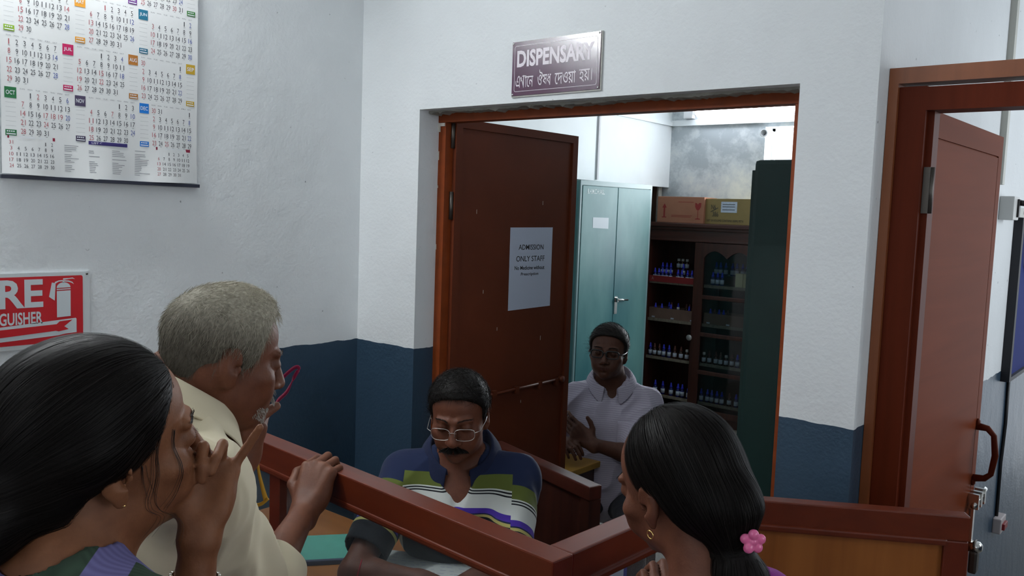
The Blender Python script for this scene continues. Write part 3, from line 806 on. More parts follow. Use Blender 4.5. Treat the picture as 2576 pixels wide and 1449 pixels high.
mb = MB(); mb.box((BX0 + 0.032, BYF + 0.016, SHZ[0] - 0.008), (-1.147, BYF + 0.026, SHZ[0] + 0.045)); br = mb.build('shelf_board', M_shelf_red, bc)
MBk = plane_M((0, BYF + 0.0155, 0), (1, 0, 0), (0, 0, 1))
mb = MB(); put_text(mb, 'A', (-1.60, SHZ[0] + 0.008, -1.578, SHZ[0] + 0.034), MBk, 0.004); put_text(mb, 'C', (-1.185, SHZ[0] + 0.002, -1.162, SHZ[0] + 0.028), MBk, 0.004); mb.build('lettering', mat('chalk', rgb(170, 140, 140), 0.9), br)
# glazed door of the right bay: stiles, scalloped head, glazing bars
gd = MB()
DX0, DX1 = -1.175, -0.615
gd.box((DX0, BYF - 0.012, 0.08), (DX0 + 0.085, BYF + 0.016, 1.55)); gd.box((DX1 - 0.06, BYF - 0.012, 0.08), (DX1, BYF + 0.016, 1.55)); gd.box((DX0 + 0.085, BYF - 0.012, 0.08), (DX1 - 0.06, BYF + 0.016, 0.13))
top = [(DX0 + 0.085, 1.55), (DX0 + 0.085, 1.425)]
nS = 24; w_ = DX1 - 0.06 - DX0 - 0.085
for k in range(nS + 1):
    t = k / nS
    top.append((DX0 + 0.085 + w_ * t, 1.425 + 0.065 * (abs(math.sin(t * PI * 2)) ** 0.8) * (0.75 + 0.25 * abs(math.cos(t * PI)))))
top.append((DX1 - 0.06, 1.55))
gd.prism(top, -BYF - 0.016, -BYF + 0.012, plane_M((0, 0, 0), (1, 0, 0), (0, 0, 1)))
for z in (1.075, 0.755, 0.43): gd.rbox((DX0 + 0.083, BYF - 0.016, z), (DX1 - 0.058, BYF + 0.012, z + 0.034), 0.006)
gdo = gd.build('door', M_dw, bc)
mb = MB(); mb.box((DX0 + 0.085, BYF + 0.002, 0.13), (DX1 - 0.06, BYF + 0.006, 1.49)); mb.build('glass', glass_mat('dusty_glass', (0.72, 0.75, 0.76, 1), 0.05), gdo)
mb = MB(); mb.lathe([(0.008, 0), (0.008, 0.012), (0.024, 0.018), (0.026, 0.028), (0.018, 0.034)], Matrix.Translation((DX0 - 0.0, BYF - 0.012, 0.735)) @ Matrix.Rotation(PI / 2, 4, 'X'), 0, 16); mb.build('knob', mat('knob_silver', rgb(170, 170, 168), 0.35, 0.6), gdo)

# ---- bottles: one of each kind, then copies
M_bglass = mat('blue_bottle', rgb(26, 34, 100), 0.2)
M_amber = mat('amber_bottle', rgb(54, 26, 16), 0.2)
M_bcap = mat('blue_cap', rgb(36, 44, 190), 0.45)
M_wcap = mat('white_cap', rgb(190, 190, 186), 0.5)
M_rcap = mat('brown_cap', rgb(84, 40, 30), 0.5)
M_lab = mat('bottle_label', rgb(176, 186, 200), 0.7, var=0.08, vscale=60)


def proto_bottle(kind):
    t = thing('medicine_bottle', (0, 0, 0), 'bottle', 'bottle')
    g = M_bglass if kind == 'blue' else M_amber
    mb = MB(); mb.lathe([(0.0, 0), (0.0165, 0.001), (0.0175, 0.004), (0.0175, 0.056), (0.012, 0.067), (0.0085, 0.071), (0.0085, 0.076)], None, 0, 14); mb.build('glass_body', g, t)
    mb = MB(); mb.lathe([(0.0179, 0.014), (0.0179, 0.050)], None, 0, 14); mb.build('label', M_lab, t)
    mb = MB()
    if kind == 'white': mb.lathe([(0.0, 0.072), (0.0125, 0.072), (0.0125, 0.093), (0.0, 0.094)], None, 0, 14)
    else: mb.lathe([(0.0, 0.070), (0.0125, 0.070), (0.0120, 0.082), (0.0085, 0.086), (0.0065, 0.108), (0.003, 0.112), (0, 0.112)], None, 0, 14)
    mb.build('cap', M_bcap if kind == 'blue' else (M_wcap if kind == 'white' else M_rcap), t)
    return t

protos = {k: proto_bottle(k) for k in ('blue', 'amber', 'white')}
used = set()


def put_bottle(kind, loc, label, group, s=1.0):
    p = protos[kind]
    if kind in used:
        o = p.copy(); COL.objects.link(o)
        for ch in list(p.children):
            c = ch.copy(); COL.objects.link(c); c.parent = o
    else:
        o = p; used.add(kind)
    o.location = loc; o.scale = (s, s, s); o.rotation_euler = (0, 0, rng.uniform(0, 6.28))
    o['label'] = label; o['group'] = group
    return o

yf = BYF + 0.055
def row(xs, y, z, label, group, kinds=('blue',), s=1.0):
    ords = ['first', 'second', 'third', 'fourth', 'fifth', 'sixth', 'seventh', 'eighth', 'ninth', 'tenth']
    for k, x in enumerate(sorted(xs)):
        kd = kinds[k % len(kinds)]
        put_bottle(kd, (x, y + rng.uniform(-0.004, 0.004), z), ords[k] + ' ' + label + ' from left', group, s)

Z0, Z1, Z2, Z3 = SHZ
row([-1.590, -1.552, -1.513, -1.475, -1.436, -1.360, -1.322, -1.268, -1.228, -1.190], yf, Z0, 'blue capped bottle in the front row on the lettered red shelf', 'blue bottles in front on the red shelf', s=0.98)
stp = MB(); stp.box((BX0 + 0.035, yf + 0.03, Z0), (-1.15, BY - 0.05, Z0 + 0.05)); tag(stp.build('riser_step', M_dw_h), 'wooden riser step behind the front bottles on the red shelf', 'riser')
row([-1.545, -1.505, -1.462, -1.34], yf + 0.055, Z0 + 0.05, 'blue capped bottle raised behind the red shelf front row', 'raised blue bottles on the red shelf', s=0.98)
row([-1.39, -1.43, -1.345, -1.20, -1.24], yf + 0.13, Z0 + 0.105, 'white capped bottle high at the back of the red shelf', 'white capped bottles at the back of the red shelf', ('white',))
stp = MB(); stp.box((-1.47, yf + 0.10, Z0 + 0.05), (-1.15, BY - 0.05, Z0 + 0.105)); tag(stp.build('riser_step', M_dw_h), 'upper wooden riser under the white capped bottles on the red shelf', 'riser')
# second shelf: low trays with bottle tops showing
M_tray = mat('tray_board', rgb(108, 84, 72), 0.8, var=0.15, vscale=12)
def tray(x0, x1, z, label):
    t = thing('bottle_tray', ((x0 + x1) / 2, yf + 0.06, z), label, 'tray')
    mb = MB(); mb.box((x0, yf - 0.022, z), (x1, yf - 0.014, z + 0.095)); mb.box((x0, yf + 0.15, z), (x1, yf + 0.158, z + 0.095)); mb.box((x0, yf - 0.014, z), (x1, yf + 0.15, z + 0.006))
    mb.box((x0, yf - 0.014, z + 0.006), (x0 + 0.008, yf + 0.15, z + 0.095)); mb.box((x1 - 0.008, yf - 0.014, z + 0.006), (x1, yf + 0.15, z + 0.095)); mb.build('sides', M_tray, t)
    mb = MB()
    for x in np.linspace(x0 + 0.03, x1 - 0.06, 3): mb.box((x, yf - 0.023, z + 0.006), (x + 0.03, yf - 0.022, z + 0.018))
    mb.build('price_tags', M_lab, t)
tray(BX0 + 0.036, -1.15, Z1, 'low brown board tray of bottles on the second shelf of the open bay')
tray(-1.085, BX1 - 0.035, Z1, 'low brown board tray of bottles on the second shelf behind glass')
row([-1.575, -1.51, -1.42, -1.35, -1.24, -1.20], yf + 0.012, Z1 + 0.02, 'bottle with cap showing over the open bay tray', 'bottles standing in the open tray', ('blue', 'blue', 'blue', 'white', 'blue', 'amber'))
row([-1.48, -1.455, -1.39, -1.31, -1.28, -1.22], yf + 0.09, Z1 + 0.03, 'bottle at the rear of the brown tray in the open bay', 'bottles at the rear of the open tray', ('blue', 'amber', 'blue', 'amber', 'amber', 'amber'))
row([-1.04, -1.0, -0.96, -0.92, -0.88], yf + 0.012, Z1 + 0.02, 'bottle standing in the tray behind the glazed door', 'bottles in the glazed tray', ('blue', 'amber', 'blue'))
# third and fourth shelves
row([-1.60, -1.553, -1.508, -1.463, -1.408, -1.353, -1.293, -1.235, -1.185], yf, Z2, 'labelled bottle on the third shelf of the open bay', 'bottles on the third open shelf', ('blue', 'amber', 'amber', 'blue', 'blue', 'amber', 'amber', 'white'))
row([-1.07, -1.02, -0.96, -0.915, -0.865, -0.815, -0.765, -0.715, -0.665], yf, Z2, 'labelled bottle on the third shelf behind the glazed door', 'bottles on the third glazed shelf', ('white', 'amber', 'amber', 'amber', 'white', 'amber', 'blue', 'amber'))
row([-1.53, -1.455, -1.37, -1.30, -1.262, -1.20], yf, Z3, 'blue capped bottle on the lowest shelf of the open bay', 'bottles on the lowest open shelf', s=1.05)
row([-1.075, -1.02, -0.98, -0.93, -0.885, -0.82, -0.755, -0.70], yf, Z3, 'labelled bottle on the lowest shelf behind the glazed door', 'bottles on the lowest glazed shelf', ('blue', 'blue', 'blue', 'blue', 'blue', 'amber', 'blue', 'amber'))
# top shelf behind glass
row([-1.03, -0.985, -0.945], yf, Z0, 'blue bottle in front, top shelf behind the glazed door', 'front blue bottles behind glass')
row([-1.06, -1.02, -0.97, -0.91, -0.87, -0.82, -0.78], yf + 0.12, Z0 + 0.08, 'blue bottle in the back row, top shelf behind glass', 'back row of blue bottles behind glass')
stp = MB(); stp.box((-1.10, yf + 0.09, Z0), (-0.64, BY - 0.05, Z0 + 0.08)); tag(stp.build('riser_step', M_dw_h), 'wooden riser step on the top shelf behind the glazed door', 'riser')
M_cream = mat('cream_carton', rgb(186, 180, 140), 0.7)
for x in (-0.785, -0.715):
    mb = MB(); mb.rbox((x - 0.033, yf - 0.02, Z0), (x + 0.033, yf + 0.04, Z0 + 0.115), 0.003)
    tag(mb.build('medicine_carton', M_cream), 'cream medicine carton on the top shelf behind the glazed door, %s' % ('nearer the blue bottles' if x < -0.75 else 'nearer the dark green cupboard'), 'carton', 'cream cartons behind glass')

# ---- cardboard cartons on the bookcase
def carton(M_, w, d, h, m, mt):
    mb = MB(); mb.rbox((-w / 2, -d / 2, 0), (w / 2, d / 2, h), 0.004, 0, M_)
    mb.box((-0.02, -d / 2 - 0.0006, h - 0.0), (0.02, d / 2 - 0.01, h + 0.0008), 1, M_)
    return mb.build('box', [m, mt])
M_cb1 = mat('pinkish_cardboard', rgb(150, 100, 76), 0.8, var=0.06, vscale=6); M_cb2 = mat('tan_cardboard', rgb(132, 114, 70), 0.8, var=0.07, vscale=6)
M_tape = mat('parcel_tape', rgb(170, 140, 96), 0.4); M_mark = mat('red_print', rgb(130, 34, 30), 0.7)


def carton_thing(loc, rz, w, d, h, m, label):
    t = thing('cardboard_carton', loc, label, 'box')
    Mx = Matrix.Translation(loc) @ Matrix.Rotation(rz, 4, 'Z')
    o = carton(Mx, w, d, h, m, M_tape); o.parent = t; o.matrix_parent_inverse = Matrix.Translation(-Vector(loc))
    o.name = 'carton_body'
    return t, Mx @ Matrix(((1, 0, 0, 0), (0, 0, -1, -d / 2 - 0.001), (0, 1, 0, 0), (0, 0, 0, 1)))
t, Mf = carton_thing((-1.365, 4.885, BTOP), math.radians(5), 0.43, 0.30, 0.225, M_cb1, 'pinkish brown cardboard carton with red arrow and glass marks, on top of the bookcase')
mb = MB()
mb.add([Mf @ Vector(p) for p in ((-0.155, 0.05, 0), (-0.14, 0.05, 0), (-0.14, 0.13, 0), (-0.155, 0.13, 0))], [(0, 1, 2, 3)]); mb.add([Mf @ Vector(p) for p in ((-0.168, 0.128, 0), (-0.127, 0.128, 0), (-0.1475, 0.165, 0))], [(0, 1, 2)])
mb.add([Mf @ Vector(p) for p in ((-0.168, 0.042, 0), (-0.127, 0.042, 0), (-0.127, 0.05, 0), (-0.168, 0.05, 0))], [(0, 1, 2, 3)])
g = [(0.135, 0.175), (0.15, 0.172), (0.16, 0.16), (0.17, 0.175), (0.19, 0.175), (0.188, 0.14), (0.175, 0.118), (0.165, 0.112), (0.165, 0.045), (0.185, 0.04), (0.185, 0.034), (0.14, 0.034), (0.14, 0.04), (0.16, 0.045), (0.16, 0.112), (0.148, 0.118), (0.136, 0.14)]
mb.add([Mf @ Vector((x, y, 0)) for x, y in g], [list(range(len(g)))[::-1]])
for q in ((-0.02, 0.178, 0.12), (-0.08, 0.062, 0.11), (-0.08, 0.05, 0.10)): mb.add([Mf @ Vector(p) for p in ((q[0], q[1], 0), (q[2], q[1], 0), (q[2], q[1] + 0.004, 0), (q[0], q[1] + 0.004, 0))], [(0, 1, 2, 3)])
mb.build('printed_marks', M_mark, t)
t, Mf = carton_thing((-0.895, 4.895, BTOP), math.radians(-11), 0.46, 0.30, 0.215, M_cb2, 'tan cardboard carton with white label and handwritten marks, on top of the bookcase')
mb = MB(); mb.prism([(-0.06, 0.10), (0.10, 0.10), (0.10, 0.19), (-0.06, 0.19)], 0.0, 0.0012, Mf); mb.build('label', M_lab, t)
mb = MB()
put_text(mb, 'N6', (-0.16, 0.125, -0.115, 0.165), Mf, 0.0, 0, False, 0.0005); put_text(mb, '386', (-0.145, 0.065, -0.085, 0.105), Mf, 0.0, 0, False, 0.0005)
mb.add([Mf @ Vector(p) for p in ((-0.165, 0.10, 0.0005), (-0.09, 0.135, 0.0005), (-0.09, 0.141, 0.0005), (-0.165, 0.106, 0.0005))], [(0, 1, 2, 3)])
put_text(mb, 'NET 24 VOLUME CONTAINS 500ML PETX', (-0.20, 0.022, 0.17, 0.040), Mf, 0.0, 0, False, 0.0005)
for y in (0.165, 0.145, 0.120): mb.add([Mf @ Vector(p) for p in ((-0.045, y, 0.0016), (0.08, y, 0.0016), (0.08, y + 0.005, 0.0016), (-0.045, y + 0.005, 0.0016))], [(0, 1, 2, 3)])
mb.build('handwriting', M_ink, t)

# ---- low table the bespectacled man sits at
M_ply = mat('yellow_laminate', rgb(186, 140, 58), 0.5, var=0.08, vscale=5)
it = thing('side_table', (-0.1, 0.95, 0), 'yellow topped table with dark edge in front of the man in the pale shirt', 'table')
mb = MB(); mb.rbox((-0.62, 0.80, 0.697), (0.325, 1.06, 0.722), 0.003); mb.build('tabletop', M_ply, it)
mb = MB(); mb.box((-0.60, 0.815, 0.60), (0.305, 1.045, 0.697)); mb.build('apron', M_dw_h, it)
for x, y in ((-0.60, 0.815), (0.262, 0.815), (-0.60, 1.005), (0.262, 1.005)):
    mb = MB(); mb.box((x, y, 0), (x + 0.04, y + 0.04, 0.60)); mb.build('leg', M_dw, it)

# ================================================================= COUNTER
P0 = Vector((1.475, -0.847, 0)); uA = Vector((-0.9964, 0.085, 0)); uB = Vector((0.05, 0.9987, 0))
nA = Vector((0.085, 0.9964, 0)); nB = Vector((-0.9987, 0.05, 0))       # inward normals
RT, RHt, RW = 1.20, 0.056, 0.050
LAa, LBb = 1.28, 0.56
ct = thing('counter_railing', tuple(P0), 'reddish varnished wooden counter railing with glass panes that turns a corner by the desk', 'counter')
def frame_M(o, u, n): return Matrix(((u.x, n.x, 0, o.x), (u.y, n.y, 0, o.y), (0, 0, 1, 0), (0, 0, 0, 1)))
MA, MBm = frame_M(P0, uA, nA), frame_M(P0, uB, nB)
M_railB = wood_mat('railing_wood_side', rgb(82, 28, 13), rgb(94, 35, 17), 0.34, 4, 1, 0.15)
mb = MB(); mb.rbox((0.0, 0.0, RT - RHt), (LAa, RW, RT), 0.003, 0, MA); mb.rbox((0.004, -0.004, RT - RHt - 0.012), (LAa, 0.012, RT - RHt + 0.002), 0.004, 0, MA); mb.build('top_rail', M_rail, ct)
mb = MB(); mb.rbox((RW + 0.0008, 0.0, RT - RHt), (LBb, RW, RT), 0.003, 0, MBm); mb.rbox((0.004, -0.004, RT - RHt - 0.012), (LBb, 0.012, RT - RHt + 0.002), 0.004, 0, MBm); mb.build('top_rail', M_railB, ct)
for x in (0.0, 0.824):
    mb = MB(); mb.box((x + 0.002, 0.002, 0.0), (x + 0.046, RW - 0.004, RT - RHt - 0.001), 0, MA); mb.build('post', M_railB, ct)
mb = MB(); mb.box((LBb - 0.05, 0.002, 0.0), (LBb - 0.004, RW - 0.004, RT - RHt - 0.001), 0, MBm); mb.build('post', M_railB, ct)
mb = MB(); mb.box((LAa - 0.05, 0.002, 0.0), (LAa - 0.004, RW - 0.004, RT - RHt - 0.001), 0, MA); mb.build('post', M_railB, ct)
for a, b in ((0.050, 0.822), (0.872, LAa - 0.052)):
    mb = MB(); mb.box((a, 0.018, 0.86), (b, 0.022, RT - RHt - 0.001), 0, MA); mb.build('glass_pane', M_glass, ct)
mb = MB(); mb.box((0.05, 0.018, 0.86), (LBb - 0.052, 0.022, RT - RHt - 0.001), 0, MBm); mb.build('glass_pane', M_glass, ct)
M_plyw = wood_mat('plywood_panel', rgb(128, 72, 28), rgb(150, 90, 40), 0.4, 4, 2, 0.1)
for Mx, l in ((MA, LAa), (MBm, LBb)):
    mb = MB(); mb.box((0.05, 0.012, 0.0), (l - 0.052, 0.03, 0.80), 0, Mx); mb.rbox((0.05, 0.004, 0.80), (l - 0.052, 0.04, 0.86), 0.003, 0, Mx); mb.build('lower_panel', M_plyw, ct)

# ---- half-height swing gate
g0, g1 = Vector((1.583, -0.322, 0)), Vector((1.926, -0.112, 0)); ug = (g1 - g0).normalized(); GL = (g1 - g0).length; ng = Vector((-ug.y, ug.x, 0))
GM = frame_M(g0, ug, ng)
sgt = thing('swing_gate', tuple((g0 + g1) / 2), 'half-height wooden swing gate with plywood panel in front of the corridor door', 'gate')
mb = MB(); mb.rbox((-0.04, 0.0, 1.150), (GL, 0.032, 1.20), 0.003, 0, GM); mb.rbox((-0.04, -0.006, 1.140), (GL - 0.04, 0.012, 1.154), 0.004, 0, GM); mb.build('top_rail', M_rail, sgt)
mb = MB(); mb.rbox((GL - 0.045, 0.0, 0.12), (GL, 0.032, 1.150), 0.003, 0, GM); mb.build('stile', M_railB, sgt)
mb = MB(); mb.rbox((-0.04, 0.0, 0.12), (0.0, 0.032, 1.150), 0.003, 0, GM); mb.build('stile', M_railB, sgt)
mb = MB(); mb.box((0.0, 0.008, 0.2), (GL - 0.045, 0.022, 1.15), 0, GM); mb.build('panel', M_plyw, sgt)
mb = MB(); mb.rbox((0.0, 0.0, 0.12), (GL - 0.045, 0.032, 0.20), 0.003, 0, GM); mb.build('bottom_rail', M_rail, sgt)
mb = MB(); mb.box((GL - 0.06, 0.002, 0.0), (GL - 0.01, 0.03, 0.121), 0, GM); mb.build('foot', M_rail, sgt)
mb = MB(); mb.box((0.0, 0.002, 0.0), (0.05, 0.03, 0.121), 0, GM); mb.build('foot', M_rail, sgt)

# ---- desk and the things on it
DZ = 0.82
M_desk = wood_mat('desk_orange_wood', rgb(150, 92, 44), rgb(178, 114, 60), 0.35, 3, 0, 0.3)
dsk = thing('writing_desk', (0.7, -0.5, 0), 'orange brown wooden desk behind the glass of the counter', 'desk')
mb = MB(); mb.rbox((0.06, -0.74, DZ - 0.03), (1.36, -0.28, DZ), 0.004); mb.build('desktop', M_desk, dsk)
mb = MB(); mb.box((0.10, -0.70, DZ - 0.14), (1.32, -0.36, DZ - 0.03)); mb.build('apron', M_desk, dsk)
for x, y in ((0.10, -0.70), (1.27, -0.70), (0.10, -0.38), (1.27, -0.38)):
    mb = MB(); mb.box((x, y, 0), (x + 0.05, y + 0.05, DZ - 0.14)); mb.build('leg', M_desk, dsk)

# ================================================================= FIGURES : smooth implicit bodies turned into one continuous mesh
def V3(*a): return np.array(a, np.float64)


def head_frame(H, yaw, pitch, roll):
    m = Matrix.Translation(Vector(H)) @ Matrix.Rotation(math.radians(yaw), 4, 'Z') @ Matrix.Rotation(math.radians(-pitch), 4, 'X') @ Matrix.Rotation(math.radians(roll), 4, 'Y')
    return np.array(m)


def tp(M, p):
    p = np.asarray(p, float)
    return p @ M[:3, :3].T + M[:3, 3]


class SDF:
    def __init__(s): s.ops = []

    def ell(s, c, r, M=None, k=0.012, sub=False, rot=None):
        R_ = np.eye(3) if rot is None else np.array(Matrix.Rotation(rot[1], 3, rot[0]))
        c = np.asarray(c, float)
        if M is not None:
            c = tp(M, c); R_ = M[:3, :3] @ R_
        r = np.asarray(r, float); m = r.max()
        s.ops.append(('ell', (c, r, R_), k, sub, c - m, c + m)); return s

    def rc(s, a, b, ra, rb, M=None, k=0.012, sub=False):
        a, b = np.asarray(a, float), np.asarray(b, float)
        if M is not None: a, b = tp(M, a), tp(M, b)
        m = max(ra, rb)
        s.ops.append(('rc', (a, b, ra, rb), k, sub, np.minimum(a, b) - m, np.maximum(a, b) + m)); return s

    def chain(s, pts, rs, M=None, k=0.01, sub=False):
        for i in range(len(pts) - 1): s.rc(pts[i], pts[i + 1], rs[i], rs[i + 1], M, k, sub)
        return s

    def cut(s, fn, lo, hi, k=0.004):
        """keep only where fn(p) < 0 (fn roughly metric)."""
        s.ops.append(('cut', fn, k, False, np.asarray(lo, float), np.asarray(hi, float))); return s

    @staticmethod
    def _d(kind, a, P):
        if kind == 'ell':
            c, r, R_ = a
            q = (P - c) @ R_
            k0 = np.sqrt(((q / r) ** 2).sum(-1)); k1 = np.sqrt(((q / (r * r)) ** 2).sum(-1)) + 1e-9
            return k0 * (k0 - 1) / k1
        a_, b_, ra, rb = a
        ab = b_ - a_; L2 = max(ab @ ab, 1e-12)
        t = np.clip(((P - a_) @ ab) / L2, 0, 1)
        d = P - (a_ + t[..., None] * ab)
        return np.sqrt((d * d).sum(-1)) - (ra + (rb - ra) * t)

    @staticmethod
    def _mix(D, d, kind, k, sub):
        if kind == 'cut':
            h = np.maximum(k - np.abs(D - d), 0) / k
            return np.maximum(D, d) + h * h * k / 4
        if sub:
            d = -d
            h = np.maximum(k - np.abs(D - d), 0) / k
            return np.maximum(D, d) + h * h * k / 4
        h = np.maximum(k - np.abs(D - d), 0) / k
        return np.minimum(D, d) - h * h * k / 4

    def at(s, P):
        D = np.full(P.shape[:-1], 1.0)
        for kind, a, k, sub, lo, hi in s.ops:
            d = a(P) if kind == 'cut' else s._d(kind, a, P)
            D = s._mix(D, d, kind, k, sub)
        return D

    def grad(s, P, e=0.0012):
        g = np.stack([s.at(P + np.eye(3)[i] * e) - s.at(P - np.eye(3)[i] * e) for i in range(3)], -1)
        return g / (np.linalg.norm(g, axis=-1, keepdims=True) + 1e-9)

    def mesh(s, h):
        lo = np.min([o[4] for o in s.ops if not o[3] and o[0] != 'cut'], 0) - 4 * h
        hi = np.max([o[5] for o in s.ops if not o[3] and o[0] != 'cut'], 0) + 4 * h
        n = np.ceil((hi - lo) / h).astype(int) + 1
        D = np.full(n, 1.0, np.float32)
        ax = [lo[i] + h * np.arange(n[i]) for i in range(3)]
        for kind, a, k, sub, l, u in s.ops:
            m = k + 3.5 * h
            i0 = np.clip(np.floor((l - m - lo) / h).astype(int), 0, n); i1 = np.clip(np.ceil((u + m - lo) / h).astype(int) + 1, 0, n)
            if (i1 <= i0).any(): continue
            P = np.stack(np.meshgrid(*[ax[i][i0[i]:i1[i]] for i in range(3)], indexing='ij'), -1)
            sl = tuple(slice(i0[i], i1[i]) for i in range(3))
            d = a(P) if kind == 'cut' else s._d(kind, a, P)
            D[sl] = s._mix(D[sl], d.astype(np.float32), kind, k, sub)
        return surface_nets(D, lo, h)


def surface_nets(D, lo, h):
    n = np.array(D.shape)
    S = D < 0
    c = np.zeros(n - 1, np.int8)
    for dx in (0, 1):
        for dy in (0, 1):
            for dz in (0, 1):
                c += S[dx:n[0] - 1 + dx, dy:n[1] - 1 + dy, dz:n[2] - 1 + dz]
    act = (c > 0) & (c < 8)
    idx = -np.ones(act.shape, np.int64)
    I = np.argwhere(act)
    idx[act] = np.arange(len(I))
    acc = np.zeros((len(I), 3)); cnt = np.zeros(len(I))
    corners = [(x, y, z) for x in (0, 1) for y in (0, 1) for z in (0, 1)]
    for a in corners:
        for b in corners:
            if sum(b) - sum(a) == 1 and all(bb >= aa for aa, bb in zip(a, b)):
                da = D[I[:, 0] + a[0], I[:, 1] + a[1], I[:, 2] + a[2]]; db = D[I[:, 0] + b[0], I[:, 1] + b[1], I[:, 2] + b[2]]
                m = (da < 0) != (db < 0)
                t = np.where(m, da / np.where(m, da - db, 1), 0)
                p = np.array(a) + t[:, None] * (np.array(b) - np.array(a))
                acc[m] += p[m]; cnt[m] += 1
    V = lo + h * (I + acc / cnt[:, None])
    Q = []
    for ax in range(3):
        o = [k for k in range(3) if k != ax]
        sl0 = [slice(None)] * 3; sl1 = [slice(None)] * 3
        sl0[ax] = slice(0, n[ax] - 1); sl1[ax] = slice(1, n[ax])
        A, B = S[tuple(sl0)], S[tuple(sl1)]
        for flip in (0, 1):
            E = (A & ~B) if not flip else (~A & B)
            J = np.argwhere(E)
            J = J[(J[:, o[0]] > 0) & (J[:, o[1]] > 0) & (J[:, o[0]] < n[o[0]] - 1) & (J[:, o[1]] < n[o[1]] - 1)]
            q = []
            for u, v in ((0, 0), (1, 0), (1, 1), (0, 1)):
                K = J.copy(); K[:, o[0]] -= 1 - u; K[:, o[1]] -= 1 - v
                q.append(idx[K[:, 0], K[:, 1], K[:, 2]])
            q = np.stack(q, 1)
            if (ax == 1) != bool(flip): q = q[:, ::-1]
            Q.append(q)
    Q = np.concatenate(Q); Q = Q[(Q >= 0).all(1)]
    # two light smoothing passes take the voxel ripple out
    for _ in range(2):
        acc = np.zeros_like(V); cn = np.zeros(len(V))
        for i in range(4):
            for j in ((i + 1) % 4, (i + 3) % 4):
                np.add.at(acc, Q[:, i], V[Q[:, j]]); np.add.at(cn, Q[:, i], 1)
        V = V * 0.55 + 0.45 * acc / np.maximum(cn, 1)[:, None]
    return V, Q


def np_mesh(name, V, Q, m, parent=None, smooth=True, attrs=None):
    me = bpy.data.meshes.new(name)
    V = np.asarray(V, np.float32); Q = np.asarray(Q, np.int32)
    k = Q.shape[1]
    me.vertices.add(len(V)); me.vertices.foreach_set('co', V.ravel())
    me.loops.add(Q.size); me.loops.foreach_set('vertex_index', Q.ravel())
    me.polygons.add(len(Q)); me.polygons.foreach_set('loop_start', np.arange(len(Q), dtype=np.int32) * k)
    me.polygons.foreach_set('use_smooth', np.full(len(Q), smooth))
    me.update(calc_edges=True)
    me.validate()
    for mm in (m if isinstance(m, (list, tuple)) else [m]): me.materials.append(mm)
    for an, val in (attrs or {}).items():
        if val.shape[1] == 3 and an != 'tint':
            at_ = me.attributes.new(an, 'FLOAT_VECTOR', 'POINT'); at_.data.foreach_set('vector', val.astype(np.float32).ravel())
        else:
            at_ = me.color_attributes.new(an, 'FLOAT_COLOR', 'POINT')
            at_.data.foreach_set('color', np.concatenate([val, np.ones((len(val), 1))], 1).astype(np.float32).ravel())
    o = bpy.data.objects.new(name, me); COL.objects.link(o)
    if parent is not None:
        o.parent = parent
        o.matrix_parent_inverse = Matrix.Translation(-parent.location) if parent.type == 'EMPTY' else Matrix.Identity(4)
    return o


def ribbons(paths, widths, rnd, twist=True):
    """paths (N, S, 3) -> thin strand strips; returns V, Q, root id per vertex."""
    N, S_, _ = paths.shape
    T = np.gradient(paths, axis=1); T /= np.linalg.norm(T, axis=-1, keepdims=True) + 1e-9
    ref = rnd.normal(size=(N, 1, 3)) if twist is True else twist
    B = np.cross(T, ref); B /= np.linalg.norm(B, axis=-1, keepdims=True) + 1e-9
    taper = np.linspace(1, 0.25, S_)[None, :, None]
    w = np.asarray(widths).reshape(-1, 1, 1) * 0.5 * taper
    V = np.stack([paths - B * w, paths + B * w], 2).reshape(-1, 3)
    base = (np.arange(N) * S_ * 2)[:, None] + np.arange(S_ - 1)[None] * 2
    Q = np.stack([base, base + 1, base + 3, base + 2], -1).reshape(-1, 4)
    return V, Q, np.repeat(np.arange(N), S_ * 2)


# ---------------------------------------------------------------- skin, hair and cloth materials
def skin_mat(name, col, rough=0.56):
    m, nt, bs = _nodes(name); L = nt.links.new
    bs.inputs['Specular IOR Level'].default_value = 0.35
    at_ = nt.nodes.new('ShaderNodeAttribute'); at_.attribute_name = 'tint'
    n = nt.nodes.new('ShaderNodeTexNoise'); n.inputs['Scale'].default_value = 45; n.inputs['Detail'].default_value = 5
    tc = nt.nodes.new('ShaderNodeTexCoord'); L(tc.outputs['Object'], n.inputs['Vector'])
    rp = nt.nodes.new('ShaderNodeValToRGB')
    rp.color_ramp.elements[0].position, rp.color_ramp.elements[1].position = 0.3, 0.72
    rp.color_ramp.elements[0].color = (col[0] * 0.82, col[1] * 0.78, col[2] * 0.76, 1); rp.color_ramp.elements[1].color = (col[0] * 1.1, col[1] * 1.1, col[2] * 1.1, 1)
    L(n.outputs['Fac'], rp.inputs[0])
    mx = nt.nodes.new('ShaderNodeMixRGB'); mx.blend_type = 'MULTIPLY'; mx.inputs[0].default_value = 1
    L(rp.outputs[0], mx.inputs[1]); L(at_.outputs['Color'], mx.inputs[2]); L(mx.outputs[0], bs.inputs['Base Color'])
    bs.inputs['Roughness'].default_value = rough
    bs.inputs['Subsurface Weight'].default_value = 0.08
    bs.inputs['Subsurface Radius'].default_value = (0.006, 0.003, 0.0015)
    n2 = nt.nodes.new('ShaderNodeTexNoise'); n2.inputs['Scale'].default_value = 260; n2.inputs['Detail'].default_value = 3
    L(tc.outputs['Object'], n2.inputs['Vector'])
    b = nt.nodes.new('ShaderNodeBump'); b.inputs['Strength'].default_value = 0.25; b.inputs['Distance'].default_value = 0.0015
    L(n2.outputs['Fac'], b.inputs['Height']); L(b.outputs[0], bs.inputs['Normal'])
    return m


